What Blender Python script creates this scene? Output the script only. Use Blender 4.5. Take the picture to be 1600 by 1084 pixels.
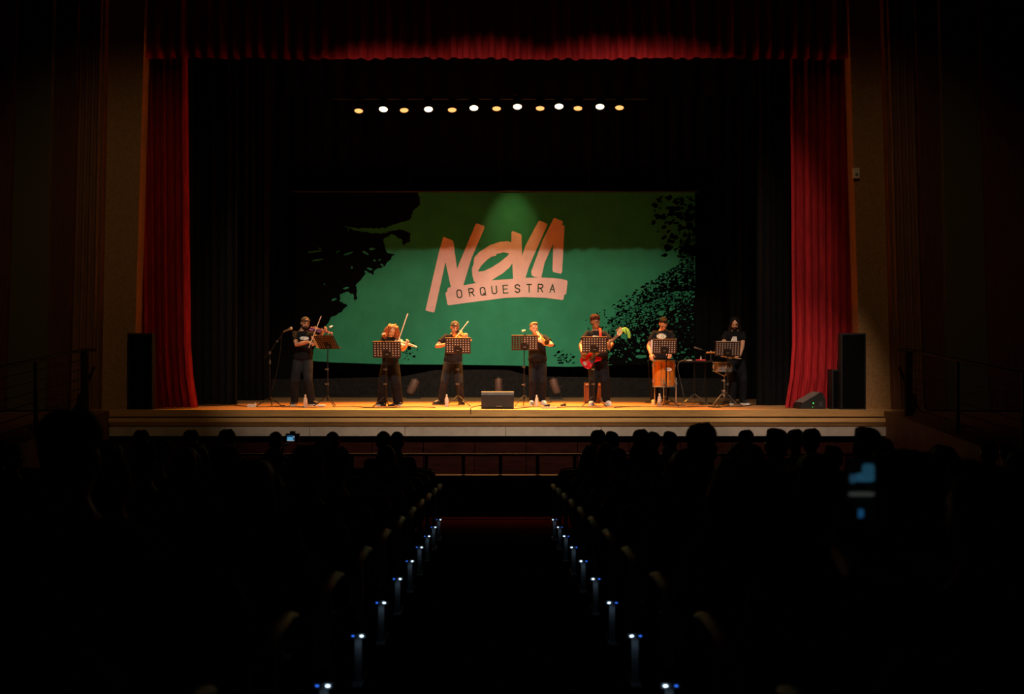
import bpy, bmesh, math, random
from math import sin, cos, pi, radians as R
from mathutils import Vector as V, Matrix as MX
from mathutils.geometry import tessellate_polygon
from mathutils.bvhtree import BVHTree

for o in list(bpy.data.objects):
    bpy.data.objects.remove(o)
S = bpy.context.scene
COL = S.collection
rnd = random.Random(7)

# ------------------------------------------------------------------ frame of the place
# x to the right along the stage, y from the photographer towards the stage, z up.
# z = 0 is the flat hall floor in front of the stage; the photographer sits in the raked stalls.
CZ = 2.09           # lens height
F = 1600.0          # focal length in pixels of the 1600 wide picture
VX, VY = 776.0, 570.0
ZS = 1.315          # stage floor
def P(px, py, d):
    return V(((px - VX) * d / F, d, CZ - (py - VY) * d / F))
def PX(px, d): return (px - VX) * d / F
def PZ(py, d): return CZ - (py - VY) * d / F
def floor_z(d): return max(0.0, (12.3 - d) * 0.07)

# ------------------------------------------------------------------ camera
cam = bpy.data.cameras.new('camera'); cam_o = bpy.data.objects.new('camera', cam); COL.objects.link(cam_o)
cam.sensor_width = 36; cam.sensor_fit = 'HORIZONTAL'; cam.lens = 36
cam.shift_x = (800 - VX) / 1600; cam.shift_y = (VY - 542) / 1600
cam.clip_start = 0.05; cam.clip_end = 200
cam.dof.use_dof = True; cam.dof.focus_distance = 20.5; cam.dof.aperture_fstop = 2.4
cam_o.location = (0, 0, CZ); cam_o.rotation_euler = (R(90), 0, 0)
S.camera = cam_o

# ------------------------------------------------------------------ world, big lights, exposure
w = bpy.data.worlds.new('world'); S.world = w; w.use_nodes = True
w.node_tree.nodes['Background'].inputs[0].default_value = (0, 0, 0, 1)
w.node_tree.nodes['Background'].inputs[1].default_value = 0.0
vs = S.view_settings
vs.view_transform = 'Standard'; vs.look = 'None'; vs.exposure = 0.0; vs.gamma = 1.0; vs.use_curve_mapping = False

def spot(name, loc, target, energy, color, deg, blend=0.5, radius=0.08, parent=None):
    l = bpy.data.lights.new(name, 'SPOT'); l.energy = energy; l.color = color
    l.spot_size = R(deg); l.spot_blend = blend; l.shadow_soft_size = radius
    o = bpy.data.objects.new(name, l); COL.objects.link(o)
    loc = V(loc); d = V(target) - loc
    if parent is not None:
        o.parent = parent; loc = loc - parent.location
    o.location = loc; o.rotation_euler = d.to_track_quat('-Z', 'Y').to_euler()
    return o

# front-of-house lamps hung from the hall ceiling over the stalls
FOHZ = CZ + 9.34
for (x, tx, e, c) in ((-2.3, -1.9, 2700, (1.0, .80, .60)), (-.3, -.2, 2300, (1.0, .80, .60)), (1.8, 1.9, 2300, (1.0, .80, .60)), (3.3, 2.6, 1700, (1.0, .82, .64))):
    spot('front_of_house_light', (x, 9.0, FOHZ), (tx, 20.6, CZ + 9.34 - 11.6 * math.tan(R(38.9 if x < -1 else 38.3))), e, c, 35, .45, .05)
# one narrow lamp on the curtain at the right
spot('front_of_house_light', (3.2, 9.0, FOHZ), (5.25, 18.1, ZS + .1), 4200, (1.0, .75, .6), 16, 1.0, .05)
# added spots imitate dim amber spill on the panelled walls beside the opening
for s_ in (-1, 1):
    spot('wall_spill_fill', (s_ * 2.5, 8.0, FOHZ), (s_ * 6.6, 17.9, CZ + 1.5), 330 if s_ > 0 else 440, (1.0, .66, .3), 36, 1.0, .1)

# ------------------------------------------------------------------ mesh helpers
class MB:
    def __init__(s): s.v = []; s.f = []
    def add(s, vs, fs, M=None):
        b = len(s.v)
        for p in vs:
            p = V(p)
            s.v.append(M @ p if M is not None else p)
        for f in fs: s.f.append([b + i for i in f])
        return s
    def box(s, c, d, M=None):
        x, y, z = c; a, b, e = d[0]/2, d[1]/2, d[2]/2
        vs = [(x+i*a, y+j*b, z+k*e) for k in (-1, 1) for j in (-1, 1) for i in (-1, 1)]
        return s.add(vs, [(0,2,3,1), (4,5,7,6), (0,1,5,4), (2,6,7,3), (0,4,6,2), (1,3,7,5)], M)
    def tube(s, pts, rad, n=8, rnd_end=False, flat=None, up=None, M=None):
        pts = [V(p) for p in pts]
        if not isinstance(rad, (list, tuple)): rad = [rad] * len(pts)
        rad = list(rad)
        if rnd_end:
            d0 = (pts[0]-pts[1]).normalized(); d1 = (pts[-1]-pts[-2]).normalized()
            r0, r1 = rad[0], rad[-1]
            pts = [pts[0]+d0*r0*.85, pts[0]+d0*r0*.5] + pts + [pts[-1]+d1*r1*.5, pts[-1]+d1*r1*.85]
            rad = [r0*.4, r0*.85] + rad + [r1*.85, r1*.4]
        t = (pts[1]-pts[0]).normalized()
        u = V(up) if up is not None else (V((0,0,1)) if abs(t.z) < .9 else V((1,0,0)))
        u = (u - t*u.dot(t)).normalized()
        vs = []; fs = []
        N = len(pts)
        for i, p in enumerate(pts):
            if i == 0: tt = pts[1]-pts[0]
            elif i == N-1: tt = pts[-1]-pts[-2]
            else: tt = (pts[i+1]-pts[i]).normalized() + (pts[i]-pts[i-1]).normalized()
            tt = tt.normalized() if tt.length > 1e-9 else t
            u = u - tt*u.dot(tt)
            u = u.normalized() if u.length > 1e-9 else tt.orthogonal().normalized()
            w_ = tt.cross(u)
            a, b = flat if flat else (1, 1)
            for k in range(n):
                q = 2*pi*k/n
                vs.append(p + u*cos(q)*rad[i]*a + w_*sin(q)*rad[i]*b)
        for i in range(N-1):
            for k in range(n):
                fs.append((i*n+k, i*n+(k+1)%n, (i+1)*n+(k+1)%n, (i+1)*n+k))
        fs.append(tuple(range(n-1, -1, -1))); fs.append(tuple((N-1)*n+k for k in range(n)))
        return s.add(vs, fs, M)
    def rings(s, rs, n=20, M=None):
        # rs: list of (center, rx, ry): horizontal elliptical sections
        vs = []; fs = []
        for c, rx, ry in rs:
            for k in range(n):
                q = 2*pi*k/n
                vs.append((c[0]+rx*cos(q), c[1]+ry*sin(q), c[2]))
        N = len(rs)
        for i in range(N-1):
            for k in range(n):
                fs.append((i*n+k, i*n+(k+1)%n, (i+1)*n+(k+1)%n, (i+1)*n+k))
        fs.append(tuple(range(n-1, -1, -1))); fs.append(tuple((N-1)*n+k for k in range(n)))
        return s.add(vs, fs, M)
    def ell(s, c, r, M=None, n=14, m=9, z0=-1.0):
        # ellipsoid; z0 > -1 cuts it off flat below that fraction of its height
        a0 = math.asin(max(-1, z0)); vs = []; fs = []
        for i in range(m+1):
            a = a0 + (pi/2-a0)*i/m
            for k in range(n):
                q = 2*pi*k/n
                rr = max(cos(a), .02)
                vs.append((c[0]+r[0]*rr*cos(q), c[1]+r[1]*rr*sin(q), c[2]+r[2]*sin(a)))
        for i in range(m):
            for k in range(n):
                fs.append((i*n+k, i*n+(k+1)%n, (i+1)*n+(k+1)%n, (i+1)*n+k))
        fs.append(tuple(range(n-1, -1, -1))); fs.append(tuple(m*n+k for k in range(n)))
        return s.add(vs, fs, M)
    def lathe(s, prof, n=20, M=None):
        return s.rings([((0, 0, z), max(r, .0005), max(r, .0005)) for r, z in prof], n, M)
    def prism(s, loops, z0, z1, M=None):
        # loops: outer polygon (and holes) in 2D, extruded between z0 and z1
        if not isinstance(loops[0][0], (tuple, list)): loops = [loops]
        tris = tessellate_polygon([[V((x, y, 0)) for x, y in lp] for lp in loops])
        flat = [p for lp in loops for p in lp]; n = len(flat)
        vs = [(x, y, z0) for x, y in flat] + [(x, y, z1) for x, y in flat]
        fs = []
        for a, b, c in tris:
            A, B, Cc = flat[a], flat[b], flat[c]
            if (B[0]-A[0])*(Cc[1]-A[1]) - (B[1]-A[1])*(Cc[0]-A[0]) < 0: b, c = c, b
            fs.append((a+n, b+n, c+n)); fs.append((a, c, b))
        o = 0
        for lp in loops:
            k = len(lp)
            for i in range(k):
                j = (i+1) % k
                fs.append((o+i, o+j, o+j+n, o+i+n))
            o += k
        return s.add(vs, fs, M)
    def mesh(s, name):
        me = bpy.data.meshes.new(name)
        me.from_pydata([tuple(p) for p in s.v], [], s.f); me.validate()
        return me
    def build(s, name, mat, parent=None, smooth=False, loc=None, fix=False):
        me = s.mesh(name)
        if fix or smooth:
            bm = bmesh.new(); bm.from_mesh(me); bmesh.ops.recalc_face_normals(bm, faces=bm.faces); bm.to_mesh(me); bm.free()
        if smooth:
            for p in me.polygons: p.use_smooth = True
            me.set_sharp_from_angle(angle=R(50))
        return link(name, me, mat, parent, loc)
    def remesh(s, name, mat, parent, voxel, smooth=3, loc=None):
        me = s.mesh('tmp'); o = bpy.data.objects.new('tmp', me); COL.objects.link(o)
        m = o.modifiers.new('r', 'REMESH'); m.mode = 'VOXEL'; m.voxel_size = voxel; m.adaptivity = 0
        if smooth:
            k = o.modifiers.new('s', 'SMOOTH'); k.factor = .5; k.iterations = smooth
        dg = bpy.context.evaluated_depsgraph_get()
        out = bpy.data.meshes.new_from_object(o.evaluated_get(dg))
        bpy.data.objects.remove(o); bpy.data.meshes.remove(me)
        out.name = name
        for p in out.polygons: p.use_smooth = True
        return link(name, out, mat, parent, loc)

def link(name, me, mat, parent=None, loc=None):
    o = bpy.data.objects.new(name, me); COL.objects.link(o)
    if mat is not None:
        me.materials.clear(); me.materials.append(mat)
    if parent is not None: o.parent = parent
    if loc is not None: o.location = loc
    return o
def tag(o, label, cat, group=None):
    o['label'] = label; o['category'] = cat
    if group: o['group'] = group
    return o
def thing(name, label, cat, loc, rz=0.0, group=None):
    o = bpy.data.objects.new(name, None); COL.objects.link(o); o.empty_display_size = .1
    o.location = loc; o.rotation_euler = (0, 0, rz)
    return tag(o, label, cat, group)
def struct(o):
    o['kind'] = 'structure'; return o
def copy_tree(o, parent=None):
    c = o.copy(); COL.objects.link(c); c.parent = parent
    for ch in o.children: copy_tree(ch, c)
    return c

# ------------------------------------------------------------------ materials
MATS = {}
def mat(name, col, rough=.6, metal=0.0, var=.12, scale=12.0, bump=0.0, bscale=40.0, spec=.5, coat=0.0, emit=None, estr=0.0, trans=0.0, stretch=None):
    if name in MATS: return MATS[name]
    m = bpy.data.materials.new(name); m.use_nodes = True; MATS[name] = m
    nt = m.node_tree; b = nt.nodes['Principled BSDF']
    b.inputs['Roughness'].default_value = rough; b.inputs['Metallic'].default_value = metal
    b.inputs['Specular IOR Level'].default_value = spec
    if coat: b.inputs['Coat Weight'].default_value = coat
    if trans: b.inputs['Transmission Weight'].default_value = trans
    g = nt.nodes.new('ShaderNodeTexCoord')
    src = g.outputs['Object']
    if stretch:
        mp = nt.nodes.new('ShaderNodeMapping'); mp.inputs['Scale'].default_value = stretch
        nt.links.new(src, mp.inputs['Vector']); src = mp.outputs['Vector']
    n = nt.nodes.new('ShaderNodeTexNoise'); n.inputs['Scale'].default_value = scale; n.inputs['Detail'].default_value = 4
    nt.links.new(src, n.inputs['Vector'])
    r = nt.nodes.new('ShaderNodeValToRGB')
    c0 = [max(0, c*(1-var*2)) for c in col]; c1 = [min(1, c*(1+var*2)) for c in col]
    r.color_ramp.elements[0].color = (*c0, 1); r.color_ramp.elements[1].color = (*c1, 1)
    r.color_ramp.elements[0].position = .3; r.color_ramp.elements[1].position = .7
    nt.links.new(n.outputs['Fac'], r.inputs['Fac']); nt.links.new(r.outputs['Color'], b.inputs['Base Color'])
    if bump:
        n2 = nt.nodes.new('ShaderNodeTexNoise'); n2.inputs['Scale'].default_value = bscale; n2.inputs['Detail'].default_value = 3
        nt.links.new(src, n2.inputs['Vector'])
        bp = nt.nodes.new('ShaderNodeBump'); bp.inputs['Strength'].default_value = bump; bp.inputs['Distance'].default_value = .02
        nt.links.new(n2.outputs['Fac'], bp.inputs['Height']); nt.links.new(bp.outputs['Normal'], b.inputs['Normal'])
    if emit:
        b.inputs['Emission Color'].default_value = (*emit, 1); b.inputs['Emission Strength'].default_value = estr
    return m

M_floor = mat('stage_boards', (.36, .19, .075), .42, var=.18, scale=3, stretch=(.4, 9, 1), bump=.1, bscale=6)
M_lip = mat('stage_lip_wood', (.52, .29, .10), .5, var=.08, scale=4, stretch=(.6, 8, 8))
M_lip2 = mat('stage_fascia_board', (.44, .37, .31), .6, var=.06, scale=5)
M_redwood = mat('dark_red_wood', (.022, .0042, .0028), .7, spec=.08, var=.2, scale=3, stretch=(1, 1, 6))
M_tan = mat('tan_lit_panel', (.34, .18, .065), .7, var=.1, scale=30, bump=.15, bscale=120)  # stage light on the innermost panels is put into this tone
M_brown = mat('brown_wall_panel', (.17, .07, .028), .65, var=.15, scale=6, stretch=(8, 8, .5))  # on the proscenium wall the darker tone also stands for weaker light
M_dkbrown = mat('dark_brown_wall_panel', (.09, .028, .014), .65, var=.15, scale=6, stretch=(8, 8, .5))  # on the proscenium wall, darker again as painted light falls off
M_olive = mat('olive_dim_panel', (.085, .07, .035), .85, var=.1, scale=60)  # dim light on the outer panels is put into this tone
M_black = mat('black_paint', (.012, .012, .012), .6, var=.1)
M_blackmetal = mat('black_metal', (.010, .009, .008), .5, metal=.0, var=.1, spec=.25)
M_velvet = mat('black_drape_cloth', (.005, .005, .005), .95, var=.15, spec=.1)
M_skirt = mat('charcoal_cloth', (.016, .015, .014), .95, var=.15, spec=.1)
M_red = mat('red_velvet_curtain', (.34, .012, .016), .85, var=.15, scale=8, spec=.2, stretch=(3, 3, .3))
M_hall = mat('hall_floor_carpet', (.016, .003, .0025), 1.0, var=.15, scale=40, spec=.0)
M_dark = mat('dark_ceiling', (.03, .025, .02), .9, spec=.1)
M_rail = mat('dark_rail_metal', (.014, .012, .011), .6, spec=.2)
M_ledge = mat('dark_ledge_wood', (.035, .02, .015), .8, spec=.1)
M_pit = mat('pit_wall_grey', (.07, .062, .05), .7)
M_chrome = mat('chrome', (.72, .70, .67), .28, metal=.8, var=.03)
M_steel = mat('grey_steel', (.32, .31, .30), .35, metal=.8, var=.05)
M_paper = mat('white_paper', (.8, .78, .72), .8, var=.03)
M_white = mat('white_plastic', (.78, .77, .74), .5, var=.03)
M_cable = mat('black_rubber', (.012, .012, .012), .55)
M_seat = mat('seat_upholstery', (.03, .012, .012), .9, var=.15, scale=30, spec=.15)
M_seatwood = mat('seat_wood', (.08, .028, .012), .45, var=.15, scale=5, stretch=(6, .6, 6))
M_seatmetal = mat('seat_leg_metal', (.22, .22, .23), .5)
M_bottle = mat('clear_plastic_bottle', (.85, .86, .88), .15, var=.02, trans=.55)

# ------------------------------------------------------------------ the setting
# stage floor slab
FD, BD = 17.71, 25.6
b = MB(); b.box(((0), (FD+BD)/2, ZS-.06), (17.4, BD-FD, .12))
struct(b.build('floor_stage', M_floor))
# mouldings of the stage lip: a board, a shadow gap, a stepped band, a gap, the pale fascia panels
def lip(name, x0, x1, d, ztop, zbot, depth, m):
    b = MB(); b.box(((x0+x1)/2, d+depth/2, (ztop+zbot)/2), (x1-x0, depth, ztop-zbot)); return struct(b.build(name, m))
X0, X1 = PX(172, FD), PX(1392, FD)
zz = lambda py: PZ(py, FD-.03)
lip('trim_1', X0, X1, FD-.05, ZS+.002, zz(650.5), .30, M_lip)
lip('trim_2', X0+.06, X1-.06, FD-.01, zz(650.5), zz(653.2), .1, M_redwood)
b = MB(); n0, n1 = X0+.02, X1-.02; d0 = FD-.13
b.add([(n0, d0+.012, zz(652.8)), (n1, d0+.012, zz(652.8)), (n0, d0, zz(658.8)), (n1, d0, zz(658.8)), (n0, d0+.05, zz(665.0)), (n1, d0+.05, zz(665.0)), (n0, d0+.3, zz(665.0)), (n1, d0+.3, zz(665.0)), (n0, d0+.3, zz(652.8)), (n1, d0+.3, zz(652.8))],
      [(0,2,3,1), (2,4,5,3), (4,6,7,5), (6,8,9,7), (8,0,1,9), (0,8,6,4,2), (1,3,5,7,9)])
struct(b.build('trim_3', M_lip))
lip('trim_4', X0+.08, X1-.08, FD-.08, zz(664.9), zz(666.5), .1, M_redwood)
fas = bpy.data.objects.new('wall_stage_front', None)
b = MB(); b.box(((X0+X1)/2, FD+.25, (ZS-.12-1.2)/2-.1), (X1-X0-.1, .3, ZS+1.0)); fas = struct(b.build('wall_stage_front', M_redwood))
edges = [175, 346, 486, 634, 790, 938, 1090, 1240, 1389]
for i in range(len(edges)-1):
    a, c = PX(edges[i], FD)+.004, PX(edges[i+1], FD)-.004
    b = MB(); b.box(((a+c)/2, FD-.06, (zz(666.4)+zz(680.3))/2), (c-a, .16, zz(666.4)-zz(680.3)))
    b.build('fascia_panel', M_lip2, fas)
for i in range(15):
    a = X0+.1+i*(X1-X0-.2)/15; c = a+(X1-X0-.2)/15
    b = MB(); b.box(((a+c)/2, FD+.03, (zz(680.3)-.9)/2), (c-a-.012, .15, zz(680.3)+.9))
    b.build('wood_panel', M_redwood, fas)

# hall floor: raked stalls, flat in front, sunk pit before the stage
b = MB(); xs = 9.0
prof = [(-3.0, floor_z(-3.0)), (12.3, 0), (14.75, 0)]
vs_ = []; fs_ = []
for d, z in prof: vs_ += [(-xs, d, z), (xs, d, z), (-xs, d, z-.2), (xs, d, z-.2)]
for i in range(len(prof)-1):
    k = i*4; fs_ += [(k, k+1, k+5, k+4), (k+2, k+6, k+7, k+3), (k, k+4, k+6, k+2), (k+1, k+3, k+7, k+5)]
fs_ += [(0, 2, 3, 1), (len(vs_)-4, len(vs_)-3, len(vs_)-1, len(vs_)-2)]
b.add(vs_, fs_); struct(b.build('floor', M_hall, fix=True))
b = MB(); b.box((0, 16.3, -1.1), (18, 3.2, .2)); struct(b.build('floor_pit', M_dark))
# side and rear walls, ceiling of the hall
for s, nm in ((-1, 'wall_left'), (1, 'wall_right')):
    b = MB(); b.box((s*9.1, 11.2, 5.6), (.2, 29.5, 14.2)); struct(b.build(nm, M_dkbrown))
b = MB(); b.box((0, -3.6, 5.6), (18.4, .2, 14.2)); struct(b.build('wall_rear', M_dark))
b = MB(); b.box((0, 7.0, 12.6), (18.4, 21.4, .2)); struct(b.build('ceiling', M_dark))
b = MB(); b.box((0, 25.9, 5.2), (18.4, .2, 11.5)); struct(b.build('wall_stage_back', M_black))
b = MB(); b.box((0, 21.8, 10.9), (18.4, 8.4, .2)); struct(b.build('ceiling_stage', M_black))

# proscenium wall: stepped vertical panels beside the opening, leaning in a little towards the top; their tones also carry the light fading outwards
ZT = 11.4
def facade(name, sgn, cols):
    root = None
    for i, (ib, it, ob, ot, d, m, ribs) in enumerate(cols):
        # x at the stage floor (photo row 640) and at the upper edge of the photo (row 0), carried on upwards
        def xa(pb, pt, z):
            z0, z1 = PZ(640, d), PZ(0, d)
            return PX(pb, d) + (PX(pt, d)-PX(pb, d)) * (z-z0)/(z1-z0)
        zb = ZS
        b = MB(); vs = []
        for dd in (d, 18.25):
            for z in (zb, ZT): vs += [(xa(ib, it, z), dd, z), (xa(ob, ot, z), dd, z)]
        b.add(vs, [(0,1,3,2), (4,6,7,5), (0,2,6,4), (1,5,7,3), (2,3,7,6), (0,4,5,1)])
        if root is None:
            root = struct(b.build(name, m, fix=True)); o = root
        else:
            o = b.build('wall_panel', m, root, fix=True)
        for k in range(ribs):
            f = (k+.7)/(ribs+.4)
            xb, xt = xa(ib+(ob-ib)*f, it+(ot-it)*f, zb), xa(ib+(ob-ib)*f, it+(ot-it)*f, ZT)
            r = MB(); r.tube([(xb, d, zb), (xt, d, ZT)], .035, 8)
            r.build('rib', m, root, smooth=True)
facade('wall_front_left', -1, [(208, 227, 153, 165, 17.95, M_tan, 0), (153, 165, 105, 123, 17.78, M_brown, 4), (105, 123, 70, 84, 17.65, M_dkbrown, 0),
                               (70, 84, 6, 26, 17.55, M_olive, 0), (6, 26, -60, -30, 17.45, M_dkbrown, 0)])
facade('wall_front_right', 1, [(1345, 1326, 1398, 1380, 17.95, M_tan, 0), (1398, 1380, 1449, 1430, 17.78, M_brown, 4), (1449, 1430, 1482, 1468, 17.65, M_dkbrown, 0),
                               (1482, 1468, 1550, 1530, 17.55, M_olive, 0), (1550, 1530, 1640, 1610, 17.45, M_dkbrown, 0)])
b = MB(); b.box((0, 18.2, 11.0), (18.2, .12, 3.2)); struct(b.build('wall_front_header', M_dkbrown))

# ramps beside the hall with cable railings
for s in (-1, 1):
    xi, xo = s*6.68, s*8.95
    b = MB(); pr = [(13.0, ZS-.46), (17.4, ZS-.03), (18.2, ZS-.001)]
    vs_ = []
    for d, z in pr: vs_ += [(xi, d, z), (xo, d, z), (xi, d, -.0), (xo, d, -.0)]
    fs_ = []
    for i in range(2):
        k = i*4; fs_ += [(k, k+1, k+5, k+4), (k+2, k+6, k+7, k+3), (k, k+4, k+6, k+2), (k+1, k+3, k+7, k+5)]
    fs_ += [(0, 2, 3, 1), (8, 9, 11, 10)]
    b.add(vs_, fs_); o = struct(b.build('floor_ramp_left' if s < 0 else 'floor_ramp_right', M_brown, fix=True))
    x = s*6.84
    t = thing('ramp_railing', 'dark cable railing with a sloping handrail along the %s ramp' % ('left' if s < 0 else 'right'), 'railing', (x, 17.0, ZS-.07), group='side ramp railings')
    rz = lambda d: -.098*(17.0-d)*.98
    b = MB(); b.tube([(0, .42, 1.10), (0, .12, 1.10), (0, -.1, 1.085), (0, -4.0, 1.085+rz(13.0))], .028, 8, True); b.build('handrail', M_rail, t, True)
    for k, d in enumerate((17.0, 15.2, 13.3)):
        wd = .12 if k == 0 else .05
        b = MB(); b.box((0, d-17, (1.08+rz(d)+rz(d))/2), (wd, .05, 1.08)); b.build('post', M_rail, t)
    for k in range(6):
        z = .16+.155*k
        b = MB(); b.tube([(0, 0, z), (0, -3.7, z+rz(13.3))], .008, 5); b.build('cable', M_rail, t)

# parapet and rail before the pit
PD = 14.65
b = MB(); b.box((0, PD, PZ(744, PD)/2), (13.2, .14, PZ(744, PD))); wl = struct(b.build('wall_pit', M_pit))
b = MB(); b.box((0, PD-.0, PZ(743, PD)+.003), (13.2, .16, .02)); b.build('ledge', M_ledge, wl)
b = MB(); b.box((0, PD-.09, .11), (13.2, .04, .22)); b.build('kick_board', M_dark, wl)
t = thing('pit_rail', 'black metal guard rail on the low wall before the orchestra pit', 'railing', (0, PD, PZ(743, PD)+.02))
hz = PZ(709, PD)-t.location.z
b = MB(); b.box((0, 0, hz-.012), (13.0, .05, .034)); b.build('top_bar', M_rail, t)
for k in range(-11, 12):
    b = MB(); b.box((PX(782, PD)+k*.53, 0, hz/2-.01), (.05, .04, hz-.02)); b.build('post', M_rail, t)
# ------------------------------------------------------------------ drapes
def drape(name, label, x0, x1, d, z0, z1, folds, amp, m, group=None, nz=14, flare=0.0, hem=None, seed=1, lean=0.0, cat='curtain'):
    r = random.Random(seed); ph = [r.uniform(0, 6.28) for _ in range(4)]
    n = int(folds*8); vs = []; fs = []
    for i in range(n+1):
        u = i/n
        for j in range(nz+1):
            v = j/nz; zb = z0 + (hem(u) if hem else 0)
            z = zb + (z1-zb)*v
            a = amp*(1.0-.35*v)
            y = d + a*sin(u*folds*2*pi+ph[0]+.5*sin(u*9+ph[1])) + a*.45*sin(u*folds*.37*2*pi+ph[2]+v*.8)
            x = x0+(x1-x0)*u + .25*amp*sin(u*folds*4*pi+ph[3]) + lean*v + flare*(max(0, .16-v)/.16)**2*(1-u)*1.0
            vs.append((x, y, z))
    for i in range(n):
        for j in range(nz):
            k = i*(nz+1)+j; fs.append((k, k+nz+1, k+nz+2, k+1))
    cx, cz = (x0+x1)/2, z0
    b = MB(); b.add([(p[0]-cx, p[1]-d, p[2]-cz) for p in vs], fs)
    o = b.build(name, m, None, True, (cx, d, cz)); 
    return tag(o, label, cat, group)

CD = 18.45
drape('red_curtain', 'dim red velvet curtain gathered at the left edge of the stage opening', PX(298, CD), PX(205, CD), CD, ZS+.01, 9.3, 9, .07, M_red, 'red house curtains', seed=3, flare=.12, lean=-.07)
drape('red_curtain', 'brightly lit red velvet curtain gathered at the right edge of the stage opening', PX(1238, CD), PX(1352, CD), CD, ZS+.01, 9.3, 10, .07, M_red, 'red house curtains', seed=5, flare=-.14, lean=-.05)
VD = 18.1
drape('red_valance', 'wide red velvet valance with a scalloped hem across the stage opening', PX(196, VD), PX(1356, VD), VD, PZ(93, VD), 9.7, 58, .045, M_red, nz=8, seed=8, cat='valance',
      hem=lambda u: .022*abs(sin(u*46*pi))+.012*sin(u*19)-.006*sin(u*61))
b = MB()
# black side drapes (legs), borders and the drape at the back
legs = [(300, 372, 19.6, 'first black side drape behind the red curtain at the left'), (358, 420, 22.4, 'black side drape at the left, second behind the red curtain'),
        (1182, 1244, 19.6, 'first black side drape behind the red curtain at the right'), (1140, 1196, 23.3, 'black side drape at the right, second behind the red curtain')]
for i, (a, c, d, lab) in enumerate(legs):
    drape('black_side_drape', lab, PX(a, d), PX(c, d), d, ZS+.02, 8.9, 6, .08, M_velvet, 'black side drapes', seed=20+i)
for i, (py, d, lab) in enumerate(((60, 20.2, 'black border drape across the stage above the lamp bar, nearest the hall'), (150, 23.0, 'black border drape across the stage behind the lamp bar'))):
    drape('black_border_drape', lab, -7.6, 7.6, d, PZ(py, d), 10.6, 30, .05, M_velvet, 'black border drapes', nz=3, seed=30+i)
drape('black_back_drape', 'full-width black drape behind the green banner', -8.2, 8.2, 25.0, ZS+.02, 10.6, 46, .07, M_velvet, nz=6, seed=40)
# low charcoal cloth along the foot of the back drape
KD = 24.45
topl = [(300, 592), (480, 592), (628, 588), (680, 578), (790, 577), (832, 588), (1000, 590), (1240, 592)]
def topz(px):
    for (a, ya), (c, yc) in zip(topl, topl[1:]):
        if a <= px <= c: return PZ(ya+(yc-ya)*(px-a)/(c-a), KD)
b = MB(); N = 160; vs_ = []; fs_ = []
for i in range(N+1):
    px = 300+940*i/N
    for j in range(5):
        v = j/4; vs_.append((PX(px, KD), .03*sin(i*.55)*(1-.4*v)+.02*sin(i*.17+v), .006+(topz(px)-ZS-.006)*v))
for i in range(N):
    for j in range(4): k = i*5+j; fs_.append((k, k+5, k+6, k+1))
b.add(vs_, fs_); tag(b.build('masking_cloth', M_skirt, None, True, (0, KD, ZS)), 'low charcoal masking cloth along the stage floor below the banner', 'cloth')

# ------------------------------------------------------------------ the printed banner
GD = 24.3
def cloth_mat(name, col, rough=.85):
    m = mat(name, col, rough, var=.05, scale=2.0, spec=.03)
    nt = m.node_tree; b_ = nt.nodes['Principled BSDF']
    g = nt.nodes.new('ShaderNodeNewGeometry')
    mp = nt.nodes.new('ShaderNodeMapping'); mp.inputs['Scale'].default_value = (1.0, 1.0, .55); mp.inputs['Rotation'].default_value = (0, R(18), 0)
    nt.links.new(g.outputs['Position'], mp.inputs['Vector'])
    n1 = nt.nodes.new('ShaderNodeTexNoise'); n1.inputs['Scale'].default_value = 2.2; n1.inputs['Detail'].default_value = 5; n1.inputs['Distortion'].default_value = .6
    nt.links.new(mp.outputs['Vector'], n1.inputs['Vector'])
    bp = nt.nodes.new('ShaderNodeBump'); bp.inputs['Strength'].default_value = .5; bp.inputs['Distance'].default_value = .06
    nt.links.new(n1.outputs['Fac'], bp.inputs['Height']); nt.links.new(bp.outputs['Normal'], b_.inputs['Normal'])
    return m
M_green = cloth_mat('banner_green', (.036, .27, .15))
M_bblack = cloth_mat('banner_black', (.0025, .003, .003))
M_pink = cloth_mat('banner_pale_print', (.82, .56, .52))
M_letter = cloth_mat('banner_letter_green', (.05, .10, .045))
ban = thing('banner', 'large green stage banner with pale lettering and black paint splatter', 'banner', (0, GD, 0))
def bp2(px, py): return (PX(px, GD), PZ(py, GD))
MXZ = MX(((1,0,0,0), (0,0,-1,0), (0,1,0,0), (0,0,0,1)))      # polygon plane x,z with the layer height towards the hall
def flatpoly(mb, loops, h, th=.0015):
    mb.prism(loops, h-th, h, MXZ)
b = MB(); bot = [(462, 562), (520, 566), (600, 569), (700, 569.5), (800, 571), (890, 573), (960, 570), (1030, 570), (1086, 569)]
outl = [bp2(1086, 300.5), bp2(462, 300.5)] + [bp2(*p) for p in bot]
flatpoly(b, outl, 0, .004); b.build('fabric', M_green, ban)
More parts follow.
